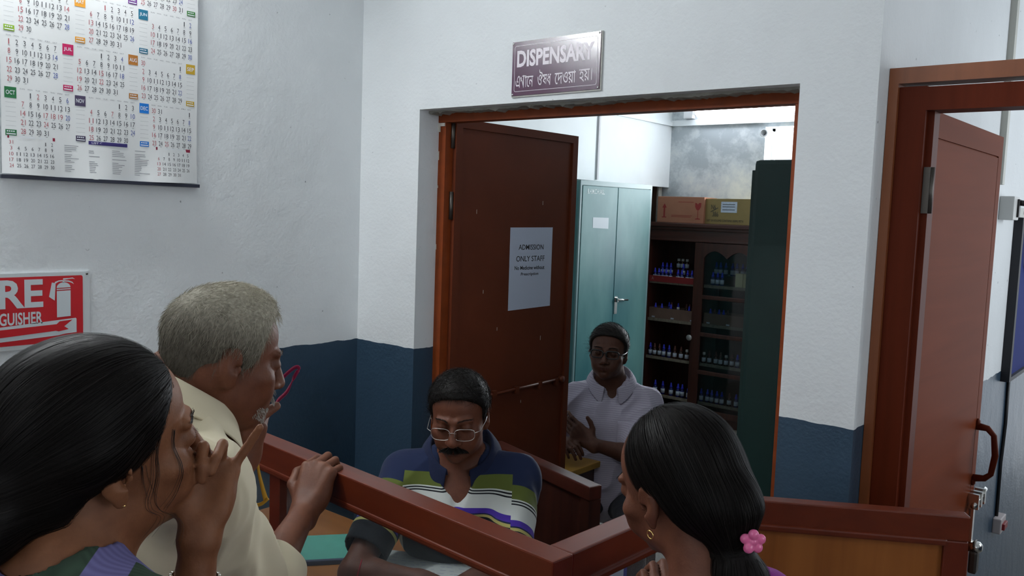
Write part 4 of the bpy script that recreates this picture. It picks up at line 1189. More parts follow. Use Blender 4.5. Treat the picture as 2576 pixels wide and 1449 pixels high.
def hair_mat(name, rough=0.38, spec=0.5):
    m, nt, bs = _nodes(name)
    at_ = nt.nodes.new('ShaderNodeAttribute'); at_.attribute_name = 'tint'
    nt.links.new(at_.outputs['Color'], bs.inputs['Base Color'])
    bs.inputs['Roughness'].default_value = rough; bs.inputs['Specular IOR Level'].default_value = spec
    return m


def cloth_mat(name, col, rough=0.85, bands=None, weave=900, axis='Z', bump=0.3, fine=None, col_var=0.06, seam=False):
    """bands: list of (start, colour) along the garment coordinate 'rest' (metres); fine: (pitch, colour, share)."""
    m, nt, bs = _nodes(name); L = nt.links.new
    at_ = nt.nodes.new('ShaderNodeAttribute'); at_.attribute_name = 'rest'
    sep = nt.nodes.new('ShaderNodeSeparateXYZ'); L(at_.outputs['Vector'], sep.inputs[0])
    n = nt.nodes.new('ShaderNodeTexNoise'); n.inputs['Scale'].default_value = 12; n.inputs['Detail'].default_value = 4
    L(at_.outputs['Vector'], n.inputs['Vector'])
    base = nt.nodes.new('ShaderNodeMixRGB'); base.inputs[1].default_value = tuple(c * (1 - col_var) for c in col[:3]) + (1,); base.inputs[2].default_value = tuple(min(1, c * (1 + col_var)) for c in col[:3]) + (1,)
    L(n.outputs['Fac'], base.inputs[0])
    out = base.outputs[0]
    zsrc = sep.outputs[axis]
    if seam:
        gt = nt.nodes.new('ShaderNodeMath'); gt.operation = 'GREATER_THAN'; gt.inputs[1].default_value = 0.0; L(sep.outputs['X'], gt.inputs[0])
        mm = nt.nodes.new('ShaderNodeMix'); mm.data_type = 'FLOAT'; L(gt.outputs[0], mm.inputs[0]); L(sep.outputs['Z'], mm.inputs[2]); L(sep.outputs['Y'], mm.inputs[3]); zsrc = mm.outputs[0]
    if bands:
        mr = nt.nodes.new('ShaderNodeMapRange'); mr.inputs['From Min'].default_value = bands[0][0]; mr.inputs['From Max'].default_value = bands[-1][0]
        L(zsrc, mr.inputs['Value'])
        rp = nt.nodes.new('ShaderNodeValToRGB'); rp.color_ramp.interpolation = 'CONSTANT'
        span = bands[-1][0] - bands[0][0]
        els = rp.color_ramp.elements
        els[0].position = 0; els[0].color = bands[0][1]
        els[1].position = min(1, (bands[1][0] - bands[0][0]) / span); els[1].color = bands[1][1]
        for p_, c_ in bands[2:]:
            e_ = els.new(min(1.0, (p_ - bands[0][0]) / span)); e_.color = c_
        L(mr.outputs[0], rp.inputs[0]); out = rp.outputs[0]
    if fine:
        mo = nt.nodes.new('ShaderNodeMath'); mo.operation = 'FRACT'
        dv = nt.nodes.new('ShaderNodeMath'); dv.operation = 'DIVIDE'; dv.inputs[1].default_value = fine[0]
        L(sep.outputs[fine[3] if len(fine) > 3 else axis], dv.inputs[0]); L(dv.outputs[0], mo.inputs[0])
        lt = nt.nodes.new('ShaderNodeMath'); lt.operation = 'LESS_THAN'; lt.inputs[1].default_value = fine[2]; L(mo.outputs[0], lt.inputs[0])
        mx = nt.nodes.new('ShaderNodeMixRGB'); L(lt.outputs[0], mx.inputs[0]); L(out, mx.inputs[1]); mx.inputs[2].default_value = fine[1]; out = mx.outputs[0]
    L(out, bs.inputs['Base Color'])
    bs.inputs['Roughness'].default_value = rough; bs.inputs['Specular IOR Level'].default_value = 0.2
    bs.inputs['Sheen Weight'].default_value = 0.1
    n2 = nt.nodes.new('ShaderNodeTexNoise'); n2.inputs['Scale'].default_value = weave; n2.inputs['Detail'].default_value = 2
    n3 = nt.nodes.new('ShaderNodeTexNoise'); n3.inputs['Scale'].default_value = 16; n3.inputs['Detail'].default_value = 3; n3.inputs['Distortion'].default_value = 0.8
    L(at_.outputs['Vector'], n2.inputs['Vector']); L(at_.outputs['Vector'], n3.inputs['Vector'])
    ad = nt.nodes.new('ShaderNodeMath'); ad.operation = 'MULTIPLY_ADD'; ad.inputs[1].default_value = 5.0; L(n3.outputs['Fac'], ad.inputs[0]); L(n2.outputs['Fac'], ad.inputs[2])
    b = nt.nodes.new('ShaderNodeBump'); b.inputs['Strength'].default_value = bump; b.inputs['Distance'].default_value = 0.004
    L(ad.outputs[0], b.inputs['Height']); L(b.outputs[0], bs.inputs['Normal'])
    return m


# ---------------------------------------------------------------- anatomy
def add_head(S, M, s=1.0, lids=0.3, nose=1.0, jaw=1.0, ears=True):
    def e(c, r, k=0.012, sub=False, rot=None): S.ell(np.array(c) * s, np.array(r) * s, M, k * s, sub, rot)
    def c(a, b, ra, rb, k=0.010, sub=False): S.rc(np.array(a) * s, np.array(b) * s, ra * s, rb * s, M, k * s, sub)
    e((0, -0.008, 0.035), (0.075, 0.096, 0.078))                      # cranium
    e((0, 0.030, -0.028), (0.061 * jaw, 0.060, 0.074), 0.02)          # face mass
    e((0, 0.034, -0.066), (0.050 * jaw, 0.050, 0.034), 0.02)          # jaw
    c((-0.030 * jaw, 0.010, -0.070), (0, 0.066, -0.090), 0.022, 0.018, 0.02); c((0.030 * jaw, 0.010, -0.070), (0, 0.066, -0.090), 0.022, 0.018, 0.02)
    e((0, 0.073, -0.091), (0.017, 0.015, 0.013), 0.014)               # chin
    for x in (-1, 1):
        e((x * 0.043, 0.060, -0.026), (0.022, 0.020, 0.016), 0.018)   # cheekbone
        e((x * 0.030, 0.070, -0.052), (0.022, 0.018, 0.020), 0.02)    # cheek
        e((x * 0.032, 0.100, -0.001), (0.019, 0.016, 0.013), 0.012, True)   # eye socket
        e((x * 0.032, 0.0775, -0.001), (0.0155, 0.0155, 0.0125), 0.003)     # closed-lid volume round the eyeball
        c((x * 0.012, 0.0905, 0.019), (x * 0.046, 0.077, 0.019), 0.0085, 0.006, 0.010)  # brow ridge
        e((x * 0.0125 * nose, 0.099, -0.040), (0.0085, 0.010, 0.0075), 0.006)           # nostril wing
    c((0, 0.089, 0.012), (0, 0.112, -0.034), 0.0070 * nose, 0.0105 * nose, 0.010)       # nose
    e((0, 0.112, -0.037), (0.0105 * nose, 0.009, 0.008), 0.006)
    for x in (-1, 1): e((x * 0.006, 0.108, -0.047), (0.0035, 0.006, 0.004), 0.003, True)
    e((0, 0.080, -0.066), (0.027, 0.016, 0.016), 0.014)               # muzzle
    c((-0.020, 0.088, -0.063), (0, 0.0965, -0.0605), 0.0045, 0.006, 0.005); c((0.020, 0.088, -0.063), (0, 0.0965, -0.0605), 0.0045, 0.006, 0.005)
    c((-0.017, 0.088, -0.0715), (0, 0.094, -0.073), 0.0045, 0.007, 0.005); c((0.017, 0.088, -0.0715), (0, 0.094, -0.073), 0.0045, 0.007, 0.005)
    c((-0.022, 0.094, -0.0668), (0.022, 0.094, -0.0668), 0.0016, 0.0016, 0.003, True)
    e((0, 0.094, -0.0812), (0.016, 0.006, 0.004), 0.006, True)        # dip under the lip
    if ears:
        for x in (-1, 1):
            e((x * 0.0765, -0.014, -0.006), (0.0075, 0.017, 0.030), 0.006, False, ('Z', -x * 0.35))
            e((x * 0.073, -0.008, -0.034), (0.006, 0.009, 0.013), 0.006)
            e((x * 0.0845, -0.010, -0.002), (0.0055, 0.0095, 0.018), 0.004, True, ('Z', -x * 0.35))
            e((x * 0.080, -0.004, -0.014), (0.006, 0.006, 0.008), 0.003, True)
            e((x * 0.073, 0.002, -0.014), (0.006, 0.004, 0.006), 0.004)


def add_hand(S, M, side, curl, thumb=None, spread=0.0, s=1.0):
    """M: wrist frame, y to the fingers, z out of the back of the hand; side +1 right hand (thumb at -x), -1 left."""
    w = lambda p: np.array([p[0] * side, p[1], p[2]]) * s
    k = 0.0035
    S.rc(w((-0.010, -0.02, 0)), w((-0.012, 0.02, 0)), 0.021 * s, 0.019 * s, M, 0.012); S.rc(w((0.010, -0.02, 0)), w((0.014, 0.02, 0)), 0.020 * s, 0.018 * s, M, 0.012)
    mc = [(-0.030, 0.090), (-0.010, 0.096), (0.010, 0.092), (0.028, 0.083)]
    ln = [(0.044, 0.026, 0.020), (0.049, 0.030, 0.021), (0.045, 0.028, 0.021), (0.036, 0.021, 0.018)]
    rad = [0.0092, 0.0094, 0.0088, 0.0078]
    S.ell(w((0, 0.05, -0.003)), np.array((0.040, 0.050, 0.0135)) * s, M, 0.010)
    S.ell(w((0, 0.080, -0.004)), np.array((0.039, 0.018, 0.0105)) * s, M, 0.010)
    S.ell(w((-0.024, 0.034, -0.011)), np.array((0.017, 0.030, 0.014)) * s, M, 0.010)
    S.ell(w((0.026, 0.036, -0.010)), np.array((0.013, 0.032, 0.012)) * s, M, 0.010)
    for i in range(4):
        x, y = mc[i]
        S.rc(w((x * 0.55, 0.015, 0.002)), w((x, y, 0.001)), 0.012 * s, 0.0108 * s, M, 0.008)
        p = np.array([x, y, 0.0]); a = 0.0
        fx = spread * (i - 1.5) * 0.5
        for j in range(3):
            a += math.radians(curl[i][j])
            q = p + ln[i][j] * np.array([math.sin(fx) * math.cos(a), math.cos(a) * math.cos(fx), -math.sin(a)])
            S.rc(w(p), w(q), rad[i] * (1 - 0.07 * j) * s, rad[i] * (0.94 - 0.08 * j) * s, M, k if j == 0 else 0.002)
            p = q
    th = thumb or [(-0.026, 0.020, -0.008), (-0.046, 0.045, -0.013), (-0.055, 0.072, -0.015), (-0.056, 0.094, -0.016)]
    S.chain([w(t) for t in th], [0.014 * s, 0.0115 * s, 0.0105 * s, 0.0085 * s], M, 0.004)


def frame_from(o, y, z):
    """wrist frame from its origin, finger direction and back-of-hand direction."""
    y = np.asarray(y, float); y /= np.linalg.norm(y)
    z = np.asarray(z, float); z = z - y * (z @ y); z /= np.linalg.norm(z)
    x = np.cross(y, z)
    M = np.eye(4); M[:3, 0], M[:3, 1], M[:3, 2], M[:3, 3] = x, y, z, o
    return M


def add_arm(S, sh, el, wr, s=1.0):
    sh, el, wr = map(lambda v: np.asarray(v, float), (sh, el, wr))
    S.rc(sh, el, 0.046 * s, 0.036 * s, None, 0.02)
    m = el + (wr - el) * 0.3
    S.rc(el, m, 0.036 * s, 0.037 * s, None, 0.015); S.rc(m, wr, 0.037 * s, 0.023 * s, None, 0.015)


def hairline(ys, zs):
    ys, zs = np.array(ys), np.array(zs)
    def fn(q): return (np.interp(q[..., 1], ys, zs) - q[..., 2]) * 0.75
    return fn

HL_Y = [-0.12, -0.085, -0.045, -0.036, -0.030, 0.004, 0.010, 0.024, 0.030, 0.045, 0.058, 0.072, 0.085, 0.12]
HL_MALE = [-0.055, -0.058, -0.048, -0.030, 0.016, 0.018, -0.022, -0.026, 0.022, 0.036, 0.046, 0.058, 0.066, 0.066]


def to_local(M, P): return (P - M[:3, 3]) @ M[:3, :3]


def cap_hair(name, M, s, par, m, colours, thick=0.010, zs=HL_MALE, flow=(0, -0.6, -0.5), length=(0.02, 0.034), lift=0.5, n=7000, width=0.0009, seed=1, curl=0.25, top=None):
    """Short hair: a close cap over the scalp with thousands of tapering strands standing out of it."""
    r_ = np.random.default_rng(seed)
    S = SDF(); fn = hairline(HL_Y, zs)
    S.ell(np.array((0, -0.008, 0.035)) * s, (np.array((0.075, 0.096, 0.078)) + thick) * s, M, 0.01)
    if top is not None:
        for c_, rr in top: S.ell(np.array(c_) * s, np.array(rr) * s, M, 0.02)
    S.ell(np.array((0, -0.062, -0.02)) * s, (np.array((0.050, 0.036, 0.05)) + thick * 0.5) * s, M, 0.02)
    g = lambda P: fn(to_local(M, P) / s) * s
    c0 = M[:3, 3]
    S.cut(g, c0 - 0.2 * s, c0 + 0.2 * s, 0.004)
    Vb, Qb = S.mesh(0.0035)
    # roots on the cap
    tri = Vb[Qb]; cen = tri.mean(1); ar = np.linalg.norm(np.cross(tri[:, 1] - tri[:, 0], tri[:, 3] - tri[:, 0]), axis=1)
    pick = r_.choice(len(Qb), n, p=ar / ar.sum())
    u = r_.random((n, 4)) ** 0.8; u /= u.sum(1, keepdims=True)
    R0 = (tri[pick] * u[:, :, None]).sum(1)
    N = S.grad(R0)
    ql = to_local(M, R0) / s
    ok = (fn(ql) < -0.0005)
    R0, N, ql = R0[ok], N[ok], ql[ok]; n = len(R0)
    fl = np.asarray(flow, float) if not callable(flow) else flow(ql)
    fl = np.broadcast_to(fl, (n, 3)) + r_.normal(size=(n, 3)) * curl
    fw = fl @ M[:3, :3].T
    t = fw - N * (fw * N).sum(1, keepdims=True); t /= np.linalg.norm(t, axis=1, keepdims=True) + 1e-9
    ln = r_.uniform(length[0], length[1], (n, 1)) * s
    d0 = t + N * lift; d0 /= np.linalg.norm(d0, axis=1, keepdims=True)
    k = np.linspace(0, 1, 5)
    path = np.stack([R0 - N * 0.003 + d0 * ln * a + (t * 0.35 - N * 0.42 * lift) * ln * a * a for a in k], 1)
    V, Q, rid = ribbons(path, r_.uniform(0.6, 1.3, n) * width, r_)
    cols = np.array(colours(ql, r_))
    cb = np.array(colours(to_local(M, Vb) / s, r_)) * 0.8
    V2 = np.concatenate([Vb, V]); Q2 = np.concatenate([Qb, Q + len(Vb)])
    return np_mesh(name, V2, Q2, m, par, True, {'tint': np.concatenate([cb, cols[rid]])})


def flow_strands(S, starts, target, steps, step, r_, gap=(0.0003, 0.002), swirl=None, bend=0.0):
    """Strands combed over the surface of S towards target points."""
    P = starts.copy(); n = len(P); path = [P.copy()]
    off = r_.uniform(gap[0], gap[1], (n, 1))
    prev = None
    for _ in range(steps - 1):
        g = S.grad(P); T = target(P) if callable(target) else target - P
        T = T / (np.linalg.norm(T, axis=1, keepdims=True) + 1e-9)
        t = T - g * (T * g).sum(1, keepdims=True)
        if prev is not None: t = 0.6 * t / (np.linalg.norm(t, axis=1, keepdims=True) + 1e-9) + 0.4 * prev
        t /= np.linalg.norm(t, axis=1, keepdims=True) + 1e-9
        prev = t
        P = P + t * step
        d = S.at(P)[:, None]; P = P - S.grad(P) * (d - off)
        path.append(P.copy())
    return np.stack(path, 1)


def eyeballs(M, s, par, look=(0, 1, -0.2), m_white=None, m_iris=None, r=0.0122):
    for x in (-1, 1):
        c = tp(M, np.array((x * 0.032, 0.0788, -0.0012)) * s)
        mb = MB()
        d = M[:3, :3] @ (np.array(look) / np.linalg.norm(look))
        q = Vector(d).to_track_quat('Z', 'Y').to_matrix().to_4x4()
        Mx = Matrix.Translation(c) @ q
        R = r * s
        prof = [(R * math.sin(a), -R * math.cos(a)) for a in np.linspace(0.001, PI - 0.5, 14)]
        mb.lathe(prof, Mx, 0, 18)
        prof = [(R * 1.004 * math.sin(a), R * 1.004 * math.cos(a)) for a in np.linspace(0.5, 0.001, 6)]
        mb.lathe(prof, Mx, 1, 18)
        mb.build('eye', [m_white, m_iris], par)


M_eye_w = mat('eye_white', rgb(196, 186, 176), 0.2)
M_eye_i = mat('eye_iris', (0.012, 0.008, 0.006, 1), 0.12)
M_hair = hair_mat('hair_fibre', 0.55, 0.18)
M_hair_grey = hair_mat('hair_fibre_grey', 0.7, 0.15)
M_hair_long = hair_mat('hair_fibre_oiled', 0.5, 0.10)


def skin_tint(V, M, s, lip=(0.72, 0.52, 0.52), browc=None, beard=None):
    """Face colouring that belongs to the skin: lips, brows."""
    q = to_local(M, V) / s
    t = np.ones((len(V), 3))
    x, y, z = q[:, 0], q[:, 1], q[:, 2]
    lipm = np.exp(-((np.abs(x) / 0.022) ** 4)) * np.exp(-(((z + 0.0668) / 0.0085) ** 4)) * (y > 0.075)
    t = t * (1 - lipm[:, None]) + t * np.array(lip) * lipm[:, None]
    lid = np.exp(-(((np.abs(x) - 0.032) / 0.017) ** 4)) * np.exp(-(((z - 0.0) / 0.012) ** 4)) * (y > 0.06)
    t *= 1 - 0.22 * lid[:, None]
    if beard is not None:
        bm = np.clip((-(z + 0.045)) / 0.02, 0, 1) * (y > 0.015) * (z > -0.13)
        t = t * (1 - beard[1] * bm[:, None]) + np.array(beard[0]) * beard[1] * bm[:, None]
    return t


def brow_hair(M, s, par, col, n=260, seed=2, thick=1.0, name='eyebrow', S=None):
    r_ = np.random.default_rng(seed)
    for sx in (-1, 1):
        u = r_.random(n)
        x = sx * (0.012 + 0.036 * u); z = 0.0195 + 0.006 * np.sin(u * 2.6) + r_.normal(0, 0.0018, n) * thick * (1 - 0.4 * u)
        y = 0.1000 - 0.020 * u ** 1.7
        P = np.stack([x, y, z], 1) * s; W = tp(M, P)
        if S is not None:
            for _ in range(3): W = W - S.grad(W) * S.at(W)[:, None]
        d = np.stack([sx * np.full(n, 0.8), -0.25 - 0.3 * u, 0.5 - 0.7 * u], 1); d /= np.linalg.norm(d, axis=1, keepdims=True)
        dw = d @ M[:3, :3].T
        nn = M[:3, 1]
        ln = r_.uniform(0.005, 0.009, (n, 1)) * s
        path = np.stack([W + dw * ln * a + nn * 0.0016 * (1 - (a - 0.4) ** 2) for a in np.linspace(0, 1, 3)], 1)
        V, Q, rid = ribbons(path, r_.uniform(0.7, 1.2, n) * 0.0008, r_)
        c = np.tile(np.array(col), (n, 1)) * r_.uniform(0.6, 1.4, (n, 1))
        np_mesh(name, V, Q, M_hair, par, True, {'tint': c[rid]})


def strands_at(name, W, D, ln, col, par, width=0.0008, seed=3, droop=None):
    r_ = np.random.default_rng(seed); n = len(W)
    D = D / np.linalg.norm(D, axis=1, keepdims=True)
    dr = np.zeros(3) if droop is None else np.asarray(droop)
    path = np.stack([W + D * ln[:, None] * a + dr * ln[:, None] * a * a for a in np.linspace(0, 1, 4)], 1)
    V, Q, rid = ribbons(path, r_.uniform(0.7, 1.3, n) * width, r_)
    return np_mesh(name, V, Q, M_hair, par, True, {'tint': col[rid]})


def spectacles(M, s, par, m_rim, m_lens, w=0.024, h=0.016, r=0.0012, yb=0.106, z0=-0.004, power=3.0, top_heavy=1.0, name='spectacles'):
    mb = MB(); T = lambda p: Vector(tp(M, np.array(p) * s))
    for x in (-1, 1):
        pts = []
        for a in np.linspace(0, 2 * PI, 29)[:-1]:
            ca, sa = math.cos(a), math.sin(a)
            pts.append(T((x * 0.0325 + w * math.copysign(abs(ca) ** (2 / power), ca), yb - 0.004 * abs(x * 0.0325 + w * ca) / 0.05 - 0.006 * max(0, x * ca), z0 + h * math.copysign(abs(sa) ** (2 / power), sa))))
        mb.tube(pts, [r * s * (top_heavy if (k < 14) else 1.0) for k in range(28)], 0, 8, closed=True)
        mb.tube([T((x * (0.0325 + w), yb - 0.011, z0 + 0.004)), T((x * 0.072, yb - 0.026, z0 + 0.004)), T((x * 0.0775, 0.03, z0 + 0.006)), T((x * 0.0785, -0.012, z0 + 0.012)), T((x * 0.077, -0.032, z0 - 0.008))], r * s * 1.05, 0, 8)
    mb.tube([T((-0.0105, yb - 0.002, z0 + 0.004)), T((0, yb + 0.002, z0 + 0.007)), T((0.0105, yb - 0.002, z0 + 0.004))], r * s, 0, 8)
    o = mb.build(name, m_rim, par)
    for x in (-1, 1):
        P = []
        for a in np.linspace(0, 2 * PI, 25)[:-1]:
            ca, sa = math.cos(a), math.sin(a)
            P.append(T((x * 0.0325 + (w - 0.0004) * math.copysign(abs(ca) ** (2 / power), ca), yb - 0.004 * abs(x * 0.0325 + w * ca) / 0.05 - 0.006 * max(0, x * ca), z0 + (h - 0.0004) * math.copysign(abs(sa) ** (2 / power), sa))))
        mb = MB(); mb.add(P, [list(range(24))]); mb.build('lens', m_lens, o)
    return o


def cloth_mesh(name, S, h, m, par, rest=None, fold=None):
    V, Q = S.mesh(h)
    if fold is not None: V = fold(V, S)
    R_ = V if rest is None else rest(V)
    return np_mesh(name, V, Q, m, par, True, {'rest': np.asarray(R_, float)})


def wrinkle(amp, freq, seed, direction=None):
    """Soft folds: displace along the normal by stretched waves."""
    r_ = np.random.default_rng(seed)
    ks = r_.normal(size=(6, 3)); ks /= np.linalg.norm(ks, axis=1, keepdims=True)
    if direction is not None:
        d = np.asarray(direction, float); d /= np.linalg.norm(d)
        ks = ks - 0.75 * (ks @ d)[:, None] * d
    fr = freq * r_.uniform(0.6, 1.6, 6); ph = r_.uniform(0, 6.28, 6)
    def fn(V, S):
        N = S.grad(V, 0.003)
        w = sum(np.sin(V @ (k * f_) + p + 1.3 * np.sin(V @ (k[::-1] * f_ * 0.5))) for k, f_, p in zip(ks, fr, ph)) / 6
        w = -np.abs(w) * 1.6 + 0.4
        return V + N * (w * amp)[:, None]
    return fn

# ================================================================= PEOPLE
def A3(*a): return np.array(a, float)


def black_hair(q, r_):
    n = len(q); b = r_.uniform(0.6, 1.5, (n, 1)) * np.array([[0.0075, 0.006, 0.0055]])
    return b


def add_torso(S, NB, shR, shL, chest, belly, pelvis, right, fwd, w=0.165, d=0.105, bw=0.15, bd=0.12, grow=0.0, k=0.05):
    """trunk as blended ellipsoids; right/fwd: horizontal unit axes of the figure."""
    B = np.eye(4); B[:3, 0] = right; B[:3, 1] = fwd; B[:3, 2] = np.cross(right, fwd); B[:3, 3] = 0
    def e(c, r): S.ell(c, np.array(r) + grow, None if False else _M(B, c), k)
    def _M(B, c):
        M = B.copy(); M[:3, 3] = c; return M
    def e(c, r): S.ell((0, 0, 0), np.array(r) + grow, _M(B, c), k)
    e(chest, (w, d, 0.15)); e(belly, (bw, bd, 0.15)); e(pelvis, (bw + 0.01, bd, 0.12))
    S.rc(shR, shL, 0.050 + grow, 0.050 + grow, None, k)
    S.rc(NB, (np.asarray(shR) * 0.6 + np.asarray(NB) * 0.4) - A3(0, 0, 0.012), 0.045 + grow, 0.045 + grow, None, 0.03)
    S.rc(NB, (np.asarray(shL) * 0.6 + np.asarray(NB) * 0.4) - A3(0, 0, 0.012), 0.045 + grow, 0.045 + grow, None, 0.03)


def collar(name, M, r_x, r_y, m, par, z0=0.0, h=0.035, gap=0.06, flare=0.012, tilt=0.35, tip=0.03, thick=0.003, fold=True, n=44):
    """Folded shirt collar round the neck: stand plus turned-down leaf ending in two points (opening at local +y)."""
    P = []; rows = []
    th = np.linspace(gap, 2 * PI - gap, n)
    prof = [(0.0, 0.0), (0.003, h * 0.5), (0.006, h), (0.010, h * 1.04), (0.014 + flare * 0.3, h * 0.8), (0.018 + flare, h * 0.1)] if fold else [(0, 0), (0.002, h)]
    for a in th:
        front = max(0.0, math.cos(a)) ** 3
        row_ = []
        for j, (dr, z) in enumerate(prof):
            zz = z0 + z - tilt * 0.09 * (math.cos(a) * 0.5 + 0.5) ** 1.5
            if fold and j >= 4: zz -= tip * front * (0.6 if j == 4 else 1.0)
            rr = dr
            row_.append((math.sin(a) * (r_x + rr), math.cos(a) * (r_y + rr), zz))
        rows.append(row_)
    V = np.array(rows).reshape(-1, 3); J = len(prof)
    Q = [(i * J + j, (i + 1) * J + j, (i + 1) * J + j + 1, i * J + j + 1) for i in range(n - 1) for j in range(J - 1)]
    W = tp(M, V)
    o = np_mesh(name, W, np.array(Q), m, par, True, {'rest': V})
    sd = o.modifiers.new('thick', 'SOLIDIFY'); sd.thickness = thick; sd.offset = 0
    sb = o.modifiers.new('sub', 'SUBSURF'); sb.levels = 1; sb.render_levels = 1
    return o


def seated_legs(S, pelvis, right, fwd, knee_f, knee_z, foot_f, spread=0.11, r=(0.085, 0.062, 0.045)):
    for sx in (-1, 1):
        hip = pelvis + right * sx * 0.09; kn = pelvis + right * sx * spread + fwd * knee_f; kn[2] = knee_z
        an = pelvis + right * sx * spread + fwd * foot_f; an[2] = 0.09
        S.rc(hip, kn, r[0], r[1], None, 0.03); S.rc(kn, an, r[1], r[2], None, 0.02)
        yield hip, kn, an


def shoe(par, an, fwd, m, name='shoe'):
    S = SDF(); an = np.asarray(an, float); f = np.asarray(fwd, float); a0 = an.copy(); a0[2] = 0.045
    S.rc(a0 - f * 0.04, a0 + f * 0.07, 0.042, 0.040, None, 0.02); S.rc(a0 + f * 0.06, a0 + f * 0.16 - A3(0, 0, 0.012), 0.040, 0.028, None, 0.02); S.rc(a0, an + A3(0, 0, 0.02), 0.042, 0.046, None, 0.02)
    S.cut(lambda P: -P[..., 2] + 0.001, a0 - 0.3, a0 + 0.3, 0.002)
    V, Q = S.mesh(0.008); np_mesh(name, V, Q, m, par)


def axes(yaw):
    y = math.radians(yaw)
    return A3(math.cos(y), math.sin(y), 0), A3(-math.sin(y), math.cos(y), 0)


M_shoe = mat('shoe_leather', rgb(40, 28, 22), 0.45)
M_trouser = cloth_mat('dark_trousers', rgb(38, 40, 48))
M_lens = glass_mat('spectacle_lens', (0.96, 0.97, 0.97, 1))


# ---------------------------------------------------------------- the clerk at the desk
def build_clerk():
    par = thing('person', (0.66, -0.14, 0), 'man with moustache and spectacles in a striped polo shirt writing at the desk', 'person')
    s = 0.94
    M = head_frame((0.763, -0.302, 1.222), 213, 11, 1.5)
    right, fwd = axes(218)
    NB = A3(0.722, -0.245, 1.095)
    shR = NB + right * 0.150 + A3(0, 0, -0.060) + fwd * 0.0; shL = NB - right * 0.150 + A3(0, 0, -0.060)
    chest = NB + fwd * 0.015 + A3(0, 0, -0.16); belly = NB - fwd * 0.05 + A3(0, 0, -0.37); pelvis = NB - fwd * 0.09 + A3(0, 0, -0.53)
    elR, wrR = A3(0.690, -0.585, 0.862), A3(0.845, -0.500, 0.862)
    elL, wrL = A3(0.965, -0.330, 0.880), A3(0.935, -0.530, 0.862)
    S = SDF()
    add_head(S, M, s, jaw=1.13, nose=1.2)
    S.rc(tp(M, (0, -0.018, -0.045)), NB + A3(0, 0, -0.02), 0.056, 0.060, None, 0.02)
    add_torso(S, NB, shR, shL, chest, belly, pelvis, right, fwd)
    for sh, el, wr in ((shR, elR, wrR), (shL, elL, wrL)): add_arm(S, sh, el, wr)
    add_hand(S, frame_from(wrR, (0.7, 0.15, -0.05), (0.1, 0.0, 1)), 1, [(30, 40, 25)] * 4, s=0.95)
    add_hand(S, frame_from(wrL, (-0.6, -0.4, -0.05), (0, -0.1, 1)), -1, [(35, 45, 30)] * 4, s=0.95)
    V, Q = S.mesh(0.0034)
    skin = skin_mat('skin_clerk', rgb(98, 56, 38))
    np_mesh('body', V, Q, skin, par, True, {'tint': skin_tint(V, M, s)})
    zs = [-0.055, -0.058, -0.048, -0.030, 0.016, 0.018, -0.020, -0.020, 0.034, 0.050, 0.062, 0.074, 0.078, 0.078]
    cap_hair('hair', M, s, par, M_hair, black_hair, 0.008, zs, (0.25, 0.15, 0.25), (0.016, 0.028), 0.6, 6500, 0.0010, 11, 0.55, top=[((0, 0.018, 0.080), (0.062, 0.060, 0.040))])
    brow_hair(M, s, par, (0.02, 0.013, 0.010), 120, 5, 1.0, S=S)
    # moustache
    r_ = np.random.default_rng(9); n = 1500
    u = r_.uniform(-1, 1, n); x = 0.031 * u; z = -0.0545 - 0.004 * np.abs(u) - 0.005 * np.abs(u) ** 3 + r_.normal(0, 0.0026, n) * (1 - 0.5 * np.abs(u))
    y = 0.1035 - 0.014 * u ** 2
    W = tp(M, np.stack([x, y, z], 1) * s)
    for _ in range(3): W = W - S.grad(W) * (S.at(W) - 0.001)[:, None]
    D = np.stack([np.sign(u) * (0.35 + 0.6 * np.abs(u)), 0.35 * np.ones(n), -0.9 + 0.5 * np.abs(u)], 1) @ M[:3, :3].T
    strands_at('moustache', W, D, r_.uniform(0.008, 0.014, n), black_hair(x, r_), par, 0.0009)
    eyeballs(M, s, par, (0, 1, -0.75), M_eye_w, M_eye_i)
    spectacles(M, s, par, mat('silver_rim', (0.55, 0.54, 0.52, 1), 0.3, 0.9), M_lens, w=0.0265, h=0.0165, r=0.0009, yb=0.112, z0=-0.010, power=3.2)
    # polo shirt
    C = SDF(); add_torso(C, NB, shR, shL, chest, belly, pelvis, right, fwd, grow=0.012)
    for sh, el in ((shR, elR), (shL, elL)):
        t = sh + (el - sh) * 0.86
        C.rc(sh, t, 0.062, 0.058, None, 0.03)
    nk = tp(M, (0, -0.018, -0.045))
    C.rc(NB + A3(0, 0, -0.01), nk + (nk - NB) * 0.3, 0.060, 0.072, None, 0.006, True)
    # open placket: a V cut down the chest
    v0 = NB + fwd * 0.115 + A3(0, 0, -0.045); v1 = NB + fwd * 0.155 + A3(0, 0, -0.135)
    C.rc(NB + fwd * 0.05 + A3(0, 0, 0.0), v0, 0.05, 0.042, None, 0.006, True); C.rc(v0, v1, 0.040, 0.008, None, 0.006, True)
    for sh, el in ((shR, elR), (shL, elL)):
        t = sh + (el - sh) * 0.80; dd = (el - sh) / np.linalg.norm(el - sh); C.cut(lambda P, t=t, dd=dd: (P - t) @ dd, t - 0.09, t + 0.09, 0.003); C.rc(t - dd * 0.02, t + dd * 0.1, 0.047, 0.052, None, 0.003, True)
    def rest(V):
        out = np.stack([np.full(len(V), -1.0), V[:, 2], V[:, 2]], 1)
        for sh, el in ((shR, elR), (shL, elL)):
            d = (el - sh); d = d / np.linalg.norm(d); sg = np.sign((sh - NB) @ right)
            al = (V - sh) @ d
            near = ((V - NB) @ right) * sg > 0.02
            out[near, 1] = (NB[2] + 0.02 - al * 0.72)[near]; out[near, 0] = (((V - NB) @ right) * sg - 0.142 + 0.25 * np.clip(al, -0.1, 0.0))[near]
        return out
